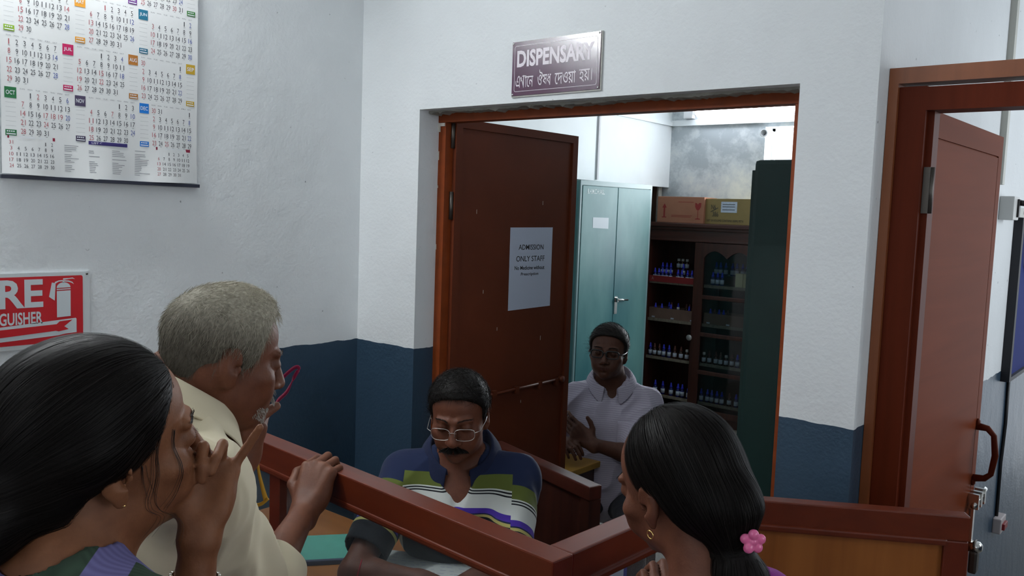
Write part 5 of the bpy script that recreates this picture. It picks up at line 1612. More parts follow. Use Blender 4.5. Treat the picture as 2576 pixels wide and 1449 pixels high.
    z = NB[2]
    navy, blue, olive, white, purp, yel, blk = rgb(26, 36, 66), rgb(34, 62, 120), rgb(88, 98, 44), rgb(196, 200, 196), rgb(70, 46, 150), rgb(168, 160, 96), rgb(22, 24, 30)
    b = []
    def seq(top, items):
        for h, c in items: b.append((top - h, c)); top = top - h
    # listed from the hem upwards
    b = [(z - 0.60, blk), (z - 0.125, yel), (z - 0.121, navy), (z - 0.118, purp), (z - 0.104, white), (z - 0.072, blk), (z - 0.070, white), (z - 0.067, blk), (z - 0.065, white), (z - 0.062, olive), (z - 0.030, navy), (z + 0.20, navy)]
    polo = cloth_mat('polo_jersey', navy, 0.9, bands=b, seam=True, weave=0.01, bump=0.0)
    cloth_mesh('polo_shirt', C, 0.005, polo, par, rest, wrinkle(0.008, 60, 4, (0, 0, 1)))
    NM = frame_from(NB + A3(0, 0, -0.005) + fwd * 0.004, fwd, (0, 0, 1))
    NM2 = NM.copy(); NM2[:3, :3] = NM[:3, :3] @ np.array(Matrix.Rotation(math.radians(-14), 3, 'X'))
    collar('collar', NM2, 0.074, 0.082, cloth_mat('polo_collar', rgb(26, 34, 62), 0.9), par, 0.018, 0.040, 0.36, 0.020, 0.55, 0.045)
    # zip end of the placket
    mb = MB(); q = Vector(v1 + fwd * 0.004 + A3(0, 0, -0.01)); mb.tube([q, q + Vector((0, 0, -0.035))], 0.004, 0, 8); mb.build('zip_pull', M_chrome, par)
    # thread tied round the upper arm
    d = (elR - shR); d /= np.linalg.norm(d); c0 = elR + (wrR - elR) * 0.12
    dd = (wrR - elR); dd /= np.linalg.norm(dd); Mx = frame_from(c0, dd, (0, 0, 1))
    mb = MB(); mb.tube([Vector(tp(Mx, (0.0385 * math.cos(a), 0.004 * math.sin(2 * a), 0.0385 * math.sin(a)))) for a in np.linspace(0, 2 * PI, 25)[:-1]], 0.0018, 0, 6, closed=True); mb.build('thread_bracelet', mat('red_thread', rgb(150, 40, 50), 0.8), par)
    T = SDF(); legs = list(seated_legs(T, pelvis, right, A3(0.25, -0.97, 0) / 1.0017, 0.36, 0.50, 0.40)); T.ell(pelvis, (0.16, 0.14, 0.11), None, 0.04)
    cloth_mesh('trousers', T, 0.009, M_trouser, par)
    for _, _, an in legs: shoe(par, an, A3(0.25, -0.97, 0), M_shoe)
    return par

build_clerk()


# ---------------------------------------------------------------- the old man leaning on the railing
def build_old_man():
    par = thing('person', (0.95, -1.33, 0), 'white-haired old man in a cream shirt leaning on the railing with his hand on it', 'person')
    s = 0.95
    M = head_frame((1.0, -1.137, 1.500), -11, 13, 0)
    right, fwd = axes(-18)
    NB = A3(0.955, -1.215, 1.430)
    shR = NB + right * 0.180 + A3(0, 0, -0.095) + fwd * 0.01; shL = NB - right * 0.180 + A3(0, 0, -0.095)
    chest = NB + fwd * 0.000 + A3(0, 0, -0.21); belly = NB + fwd * 0.01 + A3(0, 0, -0.44); pelvis = NB - fwd * 0.05 + A3(0, 0, -0.64)
    elR = A3(1.020, -1.085, 1.075); wrR = A3(0.868, -0.868, 1.135)
    wrL = A3(0.985, -1.108, 1.290); elL = A3(0.900, -1.085, 1.095)
    S = SDF()
    add_head(S, M, s, jaw=1.05, nose=1.15)
    S.rc(tp(M, (0, -0.030, -0.035)), NB + A3(0, 0, 0.01), 0.058, 0.066, None, 0.03)
    S.rc(tp(M, (0, 0.045, -0.085)), NB + fwd * 0.05 + A3(0, 0, -0.02), 0.034, 0.045, None, 0.03)
    add_torso(S, NB, shR, shL, chest, belly, pelvis, right, fwd, w=0.155, d=0.095)
    for sh, el, wr in ((shR, elR, wrR), (shL, elL, wrL)): add_arm(S, sh, el, wr, 1.02)
    # right hand hooked over the top rail, fingers down its far side
    HR = frame_from(wrR, A3(0.842, -0.806, 1.222) - wrR, (0.35, -0.85, 0.30))
    add_hand(S, HR, 1, [(48, 62, 45), (46, 64, 45), (48, 64, 45), (52, 64, 45)], thumb=[(-0.026, 0.026, -0.006), (-0.052, 0.052, -0.010), (-0.058, 0.082, -0.022), (-0.048, 0.104, -0.040)], spread=0.05, s=1.02)
    # left hand under the chin, thumb and finger pointing forward
    HL = frame_from(wrL, (0.05, 0.22, 1.0), (0.75, -0.6, 0.1))
    th = [to_local(HL, A3(*p)) * A3(-1, 1, 1) / 0.96 for p in ((1.000, -1.108, 1.330), (1.013, -1.108, 1.366), (1.012, -1.078, 1.386), (1.010, -1.040, 1.401))]
    add_hand(S, HL, -1, [(70, 85, 55), (74, 88, 55), (76, 88, 55), (78, 88, 55)], s=0.96, thumb=[tuple(t) for t in th])
    V, Q = S.mesh(0.0032)
    skin = skin_mat('skin_old_man', rgb(104, 62, 42))
    np_mesh('body', V, Q, skin, par, True, {'tint': skin_tint(V, M, s, beard=((0.95, 0.92, 0.9), 0.25))})

    def grey(q, r_):
        n = len(q); b = r_.uniform(0.75, 1.25, (n, 1))
        t = np.clip((q[:, 2:3] - 0.0) / 0.09, 0, 1); f_ = np.clip((q[:, 1:2] + 0.09) / 0.15, 0, 1)
        w = np.clip(0.08 + 0.9 * (0.65 * t + 0.35 * f_) * r_.uniform(0.6, 1.2, (n, 1)), 0, 1)
        dark, lite = np.array([[0.045, 0.038, 0.030]]), np.array([[0.52, 0.48, 0.38]])
        return b * (dark * (1 - w) + lite * w)
    zs = [-0.060, -0.062, -0.052, -0.036, 0.018, 0.020, -0.026, -0.030, -0.004, 0.060, 0.080, 0.088, 0.092, 0.092]
    def flow(q):
        up = np.clip((q[:, 2:3] - 0.06) / 0.05, 0, 1)
        f = np.array([[0.0, -0.15, -1.0]]) * (1 - up) + np.array([[0.15, 0.35, 0.45]]) * up
        return f
    cap_hair('hair', M, s, par, M_hair_grey, grey, 0.007, zs, flow, (0.014, 0.024), 0.40, 15000, 0.0008, 21, 0.35, top=[((0, 0.012, 0.086), (0.058, 0.056, 0.036))])
    brow_hair(M, s, par, (0.25, 0.22, 0.19), 200, 6, 1.3, S=S)
    r_ = np.random.default_rng(31)

    def face_hair(name, x, y, z, d, ln, n):
        W = tp(M, np.stack([x, y, z], 1) * s)
        for _ in range(3): W = W - S.grad(W) * S.at(W)[:, None]
        c = np.tile([[0.40, 0.38, 0.34]], (n, 1)) * r_.uniform(0.6, 1.15, (n, 1))
        strands_at(name, W, d @ M[:3, :3].T, r_.uniform(ln[0], ln[1], n), c, par, 0.0008)
    n = 800; u = r_.uniform(-1, 1, n)
    face_hair('moustache', 0.030 * u, 0.1035 - 0.012 * u ** 2, -0.0545 - 0.006 * np.abs(u) + r_.normal(0, 0.003, n), np.stack([np.sign(u) * 0.6, 0.5 * np.ones(n), -0.8 * np.ones(n)], 1), (0.007, 0.013), n)
    n = 900; u = r_.uniform(-1, 1, n); v = r_.random(n)
    face_hair('beard', 0.036 * u, 0.084 - 0.030 * np.abs(u) ** 1.5, -0.080 - 0.024 * v + 0.012 * np.abs(u), np.stack([0.4 * u, 0.5 * np.ones(n), -0.9 * np.ones(n)], 1), (0.002, 0.005), n)
    eyeballs(M, s, par, (0, 1, -0.6), M_eye_w, M_eye_i)
    # shirt
    C = SDF(); add_torso(C, NB, shR, shL, chest, belly, pelvis + A3(0, 0, 0.02), right, fwd, w=0.155, d=0.095, grow=0.018)
    C.rc(shR, elR, 0.066, 0.064, None, 0.035); cu = elR + (wrR - elR) * 0.06
    C.rc(elR, cu, 0.062, 0.060, None, 0.02)
    C.rc(shL, elL, 0.064, 0.060, None, 0.03); cl = elL + (wrL - elL) * 0.45; C.rc(elL, cl, 0.056, 0.050, None, 0.02)
    nk = tp(M, (0, -0.030, -0.035))
    C.rc(NB + A3(0, 0, 0.0), nk + (nk - NB) * 0.4, 0.066, 0.078, None, 0.006, True)
    C.rc(NB + fwd * 0.05 + A3(0, 0, 0.02), NB + fwd * 0.11 + A3(0, 0, -0.06), 0.040, 0.015, None, 0.006, True)
    d = (wrR - elR) / np.linalg.norm(wrR - elR)
    C.cut(lambda P: (P - cu) @ d - 0.012, cu - 0.085, cu + 0.085, 0.003)
    cream = cloth_mat('cream_cotton', rgb(206, 196, 168), 0.9, weave=2600, bump=0.22)
    def rest(V):
        return np.stack([(V - NB) @ right, (V - NB) @ fwd, V[:, 2]], 1)
    cloth_mesh('shirt', C, 0.0045, cream, par, rest, wrinkle(0.017, 48, 14, (0.35, 0.4, -1)))
    # rolled cuff on the forearm: a thick turned-back band
    KM = frame_from(cu, d, (0, 0, 1)); nr = 40; prof = [(0.052, 0.060), (0.060, 0.064), (0.0655, 0.060), (0.067, 0.045), (0.0665, 0.020), (0.0655, -0.008), (0.062, -0.012), (0.058, -0.008)]
    KV = []
    for i_ in range(nr):
        a = 2 * PI * i_ / nr; wob = 1 + 0.03 * math.sin(2 * a + 1) + 0.015 * math.sin(5 * a)
        for r_i, y_i in prof: KV.append((r_i * wob * math.cos(a), y_i + 0.006 * math.sin(a + 0.5) + 0.0015 * math.sin(7 * a), r_i * wob * math.sin(a)))
    KV = tp(KM, np.array(KV)); J = len(prof)
    KQ = np.array([(i_ * J + j_, i_ * J + j_ + 1, ((i_ + 1) % nr) * J + j_ + 1, ((i_ + 1) % nr) * J + j_) for i_ in range(nr) for j_ in range(J - 1)])
    ko = np_mesh('rolled_cuff', KV, KQ, cream, par, True, {'rest': rest(KV)}); sb = ko.modifiers.new('sub', 'SUBSURF'); sb.levels = 1; sb.render_levels = 2
    NM = frame_from(NB + A3(0, 0, -0.004) + fwd * 0.012, fwd, (0, 0, 1))
    NM[:3, :3] = NM[:3, :3] @ np.array(Matrix.Rotation(math.radians(-20), 3, 'X'))
    collar('collar', NM, 0.080, 0.090, cream, par, 0.014, 0.042, 0.30, 0.034, 0.48, 0.040)
    T = SDF(); T.ell(pelvis + A3(0, 0, -0.02), (0.165, 0.125, 0.12), None, 0.04)
    for sx in (-1, 1):
        hip = pelvis + right * sx * 0.085 + A3(0, 0, -0.05); an = A3(0.95, -1.35, 0.08) + right * sx * 0.10; kn = (hip + an) / 2 + fwd * 0.03
        T.rc(hip, kn, 0.092, 0.070, None, 0.03); T.rc(kn, an, 0.070, 0.058, None, 0.02); shoe(par, an, fwd, M_shoe)
    cloth_mesh('trousers', T, 0.009, cloth_mat('grey_trousers', rgb(92, 88, 90)), par)
    return HL, tp(HL, (0, 0.09, -0.02))


HL_old, grip = build_old_man()

# maroon cloth bag hanging from his left hand, its strap looping up in front of his face
bag = thing('cloth_bag', tuple(grip), 'maroon cloth bag with yellow trim hanging from the old mans raised hand', 'bag')
M_maroon = cloth_mat('maroon_strap', rgb(126, 18, 60), 0.8)


def smooth_pts(pts, n):
    pts = [Vector(p) for p in pts]; out = []
    for i in range(len(pts) - 1):
        p0, p1, p2, p3 = pts[max(i - 1, 0)], pts[i], pts[i + 1], pts[min(i + 2, len(pts) - 1)]
        for k in range(n):
            t = k / n
            out.append(0.5 * ((2 * p1) + (p2 - p0) * t + (2 * p0 - 5 * p1 + 4 * p2 - p3) * t * t + (3 * p1 - p0 - 3 * p2 + p3) * t ** 3))
    return out + [pts[-1]]


def strap(mb, pts, w, t, wdir, n=6, mi=0):
    """Flat band of width w (along wdir) and thickness t."""
    P = smooth_pts(pts, n); V = []
    for i, p in enumerate(P):
        T = (P[min(i + 1, len(P) - 1)] - P[max(i - 1, 0)]).normalized(); wd = Vector(wdir); wd = (wd - T * wd.dot(T)).normalized(); nn = T.cross(wd)
        ww = w(i / (len(P) - 1)) if callable(w) else w
        V += [p + wd * ww / 2 + nn * t / 2, p - wd * ww / 2 + nn * t / 2, p - wd * ww / 2 - nn * t / 2, p + wd * ww / 2 - nn * t / 2]
    F = []
    for i in range(len(P) - 1):
        for k in range(4): F.append((i * 4 + k, i * 4 + (k + 1) % 4, i * 4 + 4 + (k + 1) % 4, i * 4 + 4 + k))
    F.append((3, 2, 1, 0)); e = len(P) * 4; F.append((e - 4, e - 3, e - 2, e - 1))
    mb.add(V, F, mi, True)

mb = MB()
strap(mb, [(0.962, -1.020, 1.372), (0.975, -1.012, 1.400), (0.990, -1.004, 1.418), (1.000, -0.996, 1.445), (1.005, -0.990, 1.460), (0.999, -0.994, 1.462), (0.984, -1.006, 1.445), (0.972, -1.018, 1.424), (0.962, -1.026, 1.405), (0.958, -1.028, 1.380)], 0.006, 0.0016, (0.3, 0.3, 1), 6)
mb.build('strap', M_maroon, bag)
B_ = SDF(); B_.rc((0.935, -1.040, 1.350), (0.918, -1.052, 1.285), 0.010, 0.020, None, 0.02); B_.rc((0.918, -1.052, 1.285), (0.922, -1.050, 1.225), 0.020, 0.024, None, 0.02); B_.rc((0.90, -1.065, 1.26), (0.895, -1.065, 1.22), 0.018, 0.022, None, 0.02)
cloth_mesh('sack', B_, 0.003, M_maroon, bag, None, wrinkle(0.005, 60, 3, (0, 0, 1)))
mb = MB()
strap(mb, [(0.948, -1.022, 1.372), (0.938, -1.024, 1.345), (0.934, -1.027, 1.312), (0.938, -1.026, 1.270), (0.948, -1.023, 1.235), (0.953, -1.020, 1.216)], lambda t: 0.005 + 0.010 * max(0, t - 0.6), 0.004, (0.55, 0.84, 0), 6)
strap(mb, [(0.957, -1.018, 1.218), (0.945, -1.026, 1.206), (0.925, -1.040, 1.202)], 0.006, 0.004, (0, 0, 1), 6)
mb.build('trim', cloth_mat('yellow_trim', rgb(186, 140, 44), 0.7), bag)


# ---------------------------------------------------------------- the woman nearest the wall calendar side, hand raised to her mouth
def build_woman():
    par = thing('person', (1.24, -1.60, 0), 'woman with dark hair tied back, green checked dress, holding her hand to her mouth', 'person')
    s = 1.06
    M = head_frame((1.262, -1.460, 1.466), -5, -4, 7)
    right, fwd = axes(12)
    NB = A3(1.275, -1.515, 1.338)
    shR = NB + right * 0.155 + A3(0, 0, -0.060); shL = NB - right * 0.155 + A3(0, 0, -0.060)
    chest = NB + fwd * 0.015 + A3(0, 0, -0.17); belly = NB + A3(0, 0, -0.38); pelvis = NB - fwd * 0.02 + A3(0, 0, -0.52)
    wrL = A3(1.303, -1.355, 1.350); elL = A3(1.308, -1.390, 1.120)
    elR = shR + A3(0.03, -0.01, -0.27); wrR = elR + A3(-0.06, 0.21, -0.02)
    S = SDF()
    add_head(S, M, s, jaw=0.98, nose=0.95)
    S.rc(tp(M, (0, -0.028, -0.05)), NB + A3(0, 0, 0.0), 0.050, 0.056, None, 0.025)
    S.rc(tp(M, (0, 0.030, -0.075)), NB + fwd * 0.045 + A3(0, 0, -0.01), 0.034, 0.040, None, 0.03)
    add_torso(S, NB, shR, shL, chest, belly, pelvis, right, fwd, w=0.140, d=0.10, bw=0.135, bd=0.115)
    for sh, el, wr in ((shR, elR, wrR), (shL, elL, wrL)): add_arm(S, sh, el, wr, 0.88)
    # raised left hand: palm to the face, three fingers curled, little finger stretched out
    vdir = A3(1.285, -1.345, 1.40) - np.array(CAM); vdir /= np.linalg.norm(vdir)
    HL = frame_from(wrL, A3(1.286, -1.330, 1.418) - wrL, vdir + A3(-0.10, 0.25, 0.0))
    add_hand(S, HL, -1, [(80, 80, 45), (78, 80, 45), (62, 78, 45), (10, 14, 10)], spread=0.64, s=0.86, thumb=[(-0.026, 0.020, -0.010), (-0.044, 0.045, -0.018), (-0.050, 0.070, -0.024), (-0.050, 0.090, -0.030)])
    add_hand(S, frame_from(wrR, (-0.2, 1, 0), (0, 0, 1)), 1, [(20, 30, 20)] * 4, s=0.92)
    V, Q = S.mesh(0.0032)
    skin = skin_mat('skin_woman', rgb(128, 82, 54))
    np_mesh('body', V, Q, skin, par, True, {'tint': skin_tint(V, M, s)})
    r_ = np.random.default_rng(41)
    # hair: combed from a high hairline back over the ear into a low bun
    hs = SDF()
    zs = [-0.115, -0.105, -0.085, -0.060, -0.030, -0.022, -0.018, -0.012, 0.006, 0.032, 0.054, 0.072, 0.082, 0.085]
    hy = [-0.16, -0.10, -0.075, -0.055, -0.040, -0.024, 0.000, 0.015, 0.030, 0.044, 0.058, 0.072, 0.085, 0.12]
    fn = hairline(hy, zs)
    hs.ell(np.array((0, -0.017, 0.036)) * s, np.array((0.084, 0.101, 0.087)) * s, M, 0.02); hs.ell((0, -0.062, -0.020), (0.074, 0.066, 0.072), M, 0.03)
    for sx in (-1, 1): hs.ell(np.array((sx * 0.070, -0.028, 0.016)) * s, np.array((0.022, 0.032, 0.026)) * s, M, 0.02)
    c0 = M[:3, 3]
    hs.cut(lambda P: fn(to_local(M, P) / s) * s, c0 - 0.3, c0 + 0.3, 0.006)
    bun = tp(M, (0.010, -0.135, -0.050))
    hs.ell((0, 0, 0), (0.062, 0.050, 0.052), np.block([[M[:3, :3], bun[:, None]], [np.zeros((1, 3)), np.ones((1, 1))]]), 0.03)
    Vb, Qb = hs.mesh(0.0038)
    pick = r_.choice(len(Vb), 8500); st = Vb[pick]
    path = flow_strands(hs, st, lambda P: tp(M, (0, -0.17, -0.045)) - P, 14, 0.0075, r_, (0.0004, 0.0022))
    Vs, Qs, rid = ribbons(path, r_.uniform(0.6, 1.3, len(path)) * 0.0009, r_, twist=hs.grad(path.reshape(-1, 3)).reshape(path.shape))
    cols = black_hair(rid[:: path.shape[1] * 2], r_) * np.where(r_.random((len(path), 1)) < 0.05, 1.8, 0.9)
    cb = np.tile([[0.010, 0.008, 0.008]], (len(Vb), 1))
    np_mesh('hair', np.concatenate([Vb, Vs]), np.concatenate([Qb, Qs + len(Vb)]), M_hair_long, par, True, {'tint': np.concatenate([cb, cols[rid]])})
    # loose strands in front of the ear and along the cheek
    for pts in ([(0.070, 0.040, 0.020), (0.074, 0.036, -0.015), (0.070, 0.034, -0.050), (0.066, 0.042, -0.072), (0.056, 0.058, -0.090), (0.052, 0.060, -0.108), (0.054, 0.052, -0.122)],
                [(0.072, 0.034, 0.010), (0.076, 0.028, -0.030), (0.072, 0.026, -0.062), (0.062, 0.044, -0.084), (0.060, 0.040, -0.112)],
                [(0.060, 0.062, 0.020), (0.064, 0.062, -0.020), (0.060, 0.060, -0.050), (0.062, 0.050, -0.072)],
                [(0.072, 0.020, -0.010), (0.070, 0.022, -0.035), (0.066, 0.030, -0.055)]):
        P = np.array([tuple(p) for p in smooth_pts([tuple(tp(M, np.array(p) * s)) for p in pts], 6)])
        for _ in range(4): P = P - S.grad(P) * (S.at(P) - 0.0015)[:, None]
        P = [Vector(p) for p in P]; mb = MB()
        for k in range(5):
            o = Vector(r_.normal(0, 0.0012, 3)); mb.tube([p + o * (1 + 2.2 * i / len(P)) for i, p in enumerate(P)], [0.0003 * (1 - 0.6 * i / len(P)) for i in range(len(P))], 0, 5)
        o = mb.build('loose_strands', mat('hair_black', (0.012, 0.010, 0.009, 1), 0.4) if 'hair_black' not in bpy.data.materials else bpy.data.materials['hair_black'], par)
    brow_hair(M, s, par, (0.015, 0.012, 0.010), 160, 7, 0.9, S=S)
    eyeballs(M, s, par, (0, 1, -0.15), M_eye_w, M_eye_i)
    # lashes
    n = 26; u = np.linspace(-1, 1, n)
    for sx in (-1, 1):
        W = tp(M, np.stack([sx * 0.032 + 0.013 * u, 0.0925 - 0.004 * u * u - 0.003 * u * sx, 0.0035 - 0.003 * u * u], 1) * s)
        D = np.stack([0.25 * u, np.ones(n), 0.25 * np.ones(n)], 1) @ M[:3, :3].T
        strands_at('eyelashes', W, D, np.full(n, 0.0045), np.tile([[0.01, 0.008, 0.008]], (n, 1)), par, 0.0004)
    mb = MB(); c = Vector(tp(M, (0.080, -0.006, -0.045))); mb.lathe([(0.0005, -0.002), (0.0028, 0), (0.0005, 0.002)], Matrix.Translation(c), 0, 10); mb.build('ear_stud', mat('gold', (0.85, 0.58, 0.22, 1), 0.25, 1.0), par)
    # dress
    C = SDF(); add_torso(C, NB, shR, shL, chest, belly, pelvis, right, fwd, w=0.140, d=0.10, bw=0.135, bd=0.115, grow=0.013)
    for sh, el in ((shR, elR), (shL, elL)): C.rc(sh, sh + (el - sh) * 0.62, 0.058, 0.056, None, 0.03)
    C.rc(pelvis, A3(pelvis[0], pelvis[1], 0.08), 0.15, 0.21, None, 0.06)
    nk = tp(M, (0, -0.028, -0.05))
    C.rc(NB + A3(0, 0, 0.020), nk + (nk - NB) * 0.5, 0.060, 0.085, None, 0.006, True); C.rc(NB + fwd * 0.03 + A3(0, 0, 0.03), NB + fwd * 0.10 + A3(0, 0, -0.04), 0.052, 0.040, None, 0.006, True)
    C.cut(lambda P: 0.02 - P[..., 2], A3(0, -3, -1), A3(3, 0, 3), 0.004)
    m, nt, bs = _nodes('green_checked_cotton'); L = nt.links.new
    at_ = nt.nodes.new('ShaderNodeAttribute'); at_.attribute_name = 'rest'
    br = nt.nodes.new('ShaderNodeTexBrick'); mp = nt.nodes.new('ShaderNodeMapping'); mp.inputs['Rotation'].default_value = (0, 0, 0.9)
    L(at_.outputs['Vector'], mp.inputs[0]); L(mp.outputs[0], br.inputs['Vector'])
    br.inputs['Scale'].default_value = 5.6; br.inputs['Mortar Size'].default_value = 0.14; br.inputs['Mortar Smooth'].default_value = 0.05; br.offset = 0.0
    br.inputs['Brick Width'].default_value = 1.0; br.inputs['Row Height'].default_value = 0.62
    br.inputs['Color1'].default_value = rgb(52, 72, 66); br.inputs['Color2'].default_value = rgb(60, 76, 58); br.inputs['Mortar'].default_value = rgb(112, 108, 156)
    wv = nt.nodes.new('ShaderNodeTexWave'); wv.inputs['Scale'].default_value = 40; L(mp.outputs[0], wv.inputs['Vector'])
    mx = nt.nodes.new('ShaderNodeMixRGB'); mx.blend_type = 'MULTIPLY'; mx.inputs[0].default_value = 0.25; L(br.outputs[0], mx.inputs[1]); L(wv.outputs[0], mx.inputs[2])
    L(mx.outputs[0], bs.inputs['Base Color']); bs.inputs['Roughness'].default_value = 0.85; bs.inputs['Specular IOR Level'].default_value = 0.2
    def rest(V): return np.stack([(V - NB) @ right, (V - NB) @ fwd - V[:, 2], V[:, 2]], 1)
    cloth_mesh('dress', C, 0.0042, m, par, rest, wrinkle(0.010, 55, 24, (0, 0, 1)))
    # watch with a steel bracelet on the raised wrist
    d = (wrL - elL) / np.linalg.norm(wrL - elL); wc = elL + (wrL - elL) * 0.72; WM = frame_from(wc, d, HL[:3, 2])
    mb = MB()
    for k in range(22):
        a = 2 * PI * k / 22
        T = Matrix(WM.tolist()) @ Matrix.Rotation(a, 4, 'Y') @ Matrix.Translation((0.0285, 0, 0))
        mb.rbox((-0.0018, -0.0050, -0.0036), (0.0018, 0.0050, 0.0036), 0.001, 0, T)
    wb = mb.build('watch_bracelet', M_chrome, par)
    mb = MB(); mb.lathe([(0.013, 0), (0.014, 0.003), (0.012, 0.008)], Matrix(WM.tolist()) @ Matrix.Translation((0, 0, 0.0285)), 0, 20); mb.build('watch_case', M_chrome, wb)
    for sx in (-1, 1): shoe(par, A3(1.24, -1.60, 0.08) + right * sx * 0.09, fwd, mat('sandal', rgb(70, 40, 30), 0.6) if sx < 0 else bpy.data.materials['sandal'], 'sandal')

build_woman()


# ---------------------------------------------------------------- the girl at the side rail
def build_girl():
    par = thing('person', (1.80, -0.84, 0), 'girl with a ponytail and pink flower hair tie resting her chin on the counter rail', 'person')
    s = 0.95
    M = head_frame((1.662, -0.802, 1.360), 72, 14, -9)
    right, fwd = axes(84)
    NB = A3(1.735, -0.825, 1.205)
    shR = NB + right * 0.15 + A3(0, 0, -0.055); shL = NB - right * 0.15 + A3(0, 0, -0.055)
    chest = NB - fwd * 0.01 + A3(0, 0, -0.16); belly = NB - fwd * 0.05 + A3(0, 0, -0.34); pelvis = NB - fwd * 0.07 + A3(0, 0, -0.46)
    elL = A3(1.680, -0.980, 0.940); wrL = A3(1.652, -0.820, 1.122)
    elR = shR + A3(-0.03, 0.02, -0.25); wrR = elR + A3(-0.16, -0.03, 0.10)
    S = SDF()
    add_head(S, M, s, jaw=0.95, nose=0.85)
    S.rc(tp(M, (0, -0.026, -0.05)), NB + A3(0, 0, 0.0), 0.048, 0.054, None, 0.025)
    add_torso(S, NB, shR, shL, chest, belly, pelvis, right, fwd, w=0.130, d=0.095, bw=0.125, bd=0.105)
    for sh, el, wr in ((shR, elR, wrR), (shL, elL, wrL)): add_arm(S, sh, el, wr, 0.82)
    add_hand(S, frame_from(wrL, A3(1.628, -0.770, 1.200) - wrL, (0.65, -0.6, 0.2)), -1, [(30, 60, 45), (32, 62, 45), (34, 64, 45), (36, 64, 45)], s=0.88)
    add_hand(S, frame_from(wrR, (-1, 0, -0.1), (0, 0, 1)), 1, [(25, 35, 20)] * 4, s=0.88)
    V, Q = S.mesh(0.0034)
    np_mesh('body', V, Q, skin_mat('skin_girl', rgb(96, 56, 38)), par, True, {'tint': skin_tint(V, M, s)})
    r_ = np.random.default_rng(51)
    hs = SDF()
    hy = [-0.17, -0.10, -0.075, -0.055, -0.040, -0.030, -0.010, 0.010, 0.024, 0.040, 0.056, 0.072, 0.085, 0.12]
    zs = [-0.12, -0.085, -0.066, -0.048, -0.030, 0.006, 0.014, 0.010, 0.030, 0.074, 0.092, 0.100, 0.104, 0.106]
    fn = hairline(hy, zs)
    hs.ell(np.array((0, -0.024, 0.037)) * s, np.array((0.081, 0.097, 0.089)) * s, M, 0.02); hs.ell(np.array((0, -0.066, -0.018)) * s, np.array((0.066, 0.054, 0.062)) * s, M, 0.035)
    c0 = M[:3, 3]
    hs.cut(lambda P: fn(to_local(M, P) / s) * s, c0 - 0.3, c0 + 0.3, 0.006)
    tie = A3(1.757, -0.822, 1.296)
    hs.rc(tp(M, np.array((0, -0.105, -0.03)) * s), tie, 0.040, 0.024, None, 0.03)
    tail = [tie, tie + A3(0.018, -0.004, -0.035), tie + A3(0.038, -0.010, -0.085), tie + A3(0.046, -0.014, -0.16), tie + A3(0.048, -0.014, -0.25)]
    hs.chain(tail, [0.022, 0.036, 0.040, 0.034, 0.012], None, 0.02)
    Vb, Qb = hs.mesh(0.0038)
    pick = r_.choice(len(Vb), 8500); st = Vb[pick]
    tb = tie + A3(0.01, 0, -0.005)
    def tgt(P):
        below = (P[:, 2] < tie[2]) & (((P - tie) @ fwd) < -0.0)
        return np.where(below[:, None], A3(0.05, -0.014, -0.4) + tie - P, tb - P)
    path = flow_strands(hs, st, tgt, 14, 0.0075, r_, (0.0004, 0.0024))
    Vs, Qs, rid = ribbons(path, r_.uniform(0.6, 1.3, len(path)) * 0.0009, r_, twist=hs.grad(path.reshape(-1, 3)).reshape(path.shape))
    cols = black_hair(rid[:: path.shape[1] * 2], r_) * np.where(r_.random((len(path), 1)) < 0.05, 1.8, 0.9)
    cb = np.tile([[0.010, 0.008, 0.008]], (len(Vb), 1))
    np_mesh('hair', np.concatenate([Vb, Vs]), np.concatenate([Qb, Qs + len(Vb)]), M_hair_long, par, True, {'tint': np.concatenate([cb, cols[rid]])})
    brow_hair(M, s, par, (0.015, 0.012, 0.010), 140, 8, 0.9, S=S); eyeballs(M, s, par, (0, 1, -0.3), M_eye_w, M_eye_i)
    # pink flower hair tie: five petals round a bead
    m, nt, bs = _nodes('pink_plastic'); bs.inputs['Base Color'].default_value = rgb(226, 112, 160); bs.inputs['Roughness'].default_value = 0.22; bs.inputs['Subsurface Weight'].default_value = 0.3; bs.inputs['Subsurface Radius'].default_value = (0.01, 0.004, 0.006)
    out = np.array(CAM) - tie; out /= np.linalg.norm(out); out = out + A3(0.25, 0, 0.1); FM = frame_from(tie + out * 0.040 + A3(0.018, 0.011, 0.010), A3(0, 0, 1), out)
    ft = SDF(); ft.ell((0, 0, 0.001), (0.006, 0.006, 0.006), FM, 0.002)
    for k in range(5):
        a = 2 * PI * k / 5 + 0.35; ft.ell((0.0105 * math.cos(a), 0.0105 * math.sin(a), 0.003 * (k % 2)), (0.0072, 0.0072, 0.0055), FM, 0.0012)
    V, Q = ft.mesh(0.0012); fo = np_mesh('hair_tie', V, Q, m, par)
    mb = MB(); mb.tube([Vector(tp(frame_from(tie, A3(0.02, -0.004, -0.035), A3(0, 1, 0)), (0.027 * math.cos(a), 0.0, 0.027 * math.sin(a)))) for a in np.linspace(0, 2 * PI, 25)[:-1]], 0.005, 0, 8, closed=True); mb.build('elastic', m, fo)
    gold = bpy.data.materials['gold']
    c = Vector(tp(M, np.array((-0.080, -0.006, -0.052)) * s)); mb = MB(); mb.tube([c + Vector(M[:3, 1]) * 0.006 * math.cos(a) + Vector(M[:3, 2]) * 0.006 * math.sin(a) for a in np.linspace(0, 2 * PI, 17)[:-1]], 0.0011, 0, 8, closed=True); mb.build('earring', gold, par)
    # top
    C = SDF(); add_torso(C, NB, shR, shL, chest, belly, pelvis, right, fwd, w=0.130, d=0.095, bw=0.125, bd=0.105, grow=0.012)
    for sh, el in ((shR, elR), (shL, elL)): C.rc(sh, sh + (el - sh) * 0.6, 0.052, 0.050, None, 0.03)
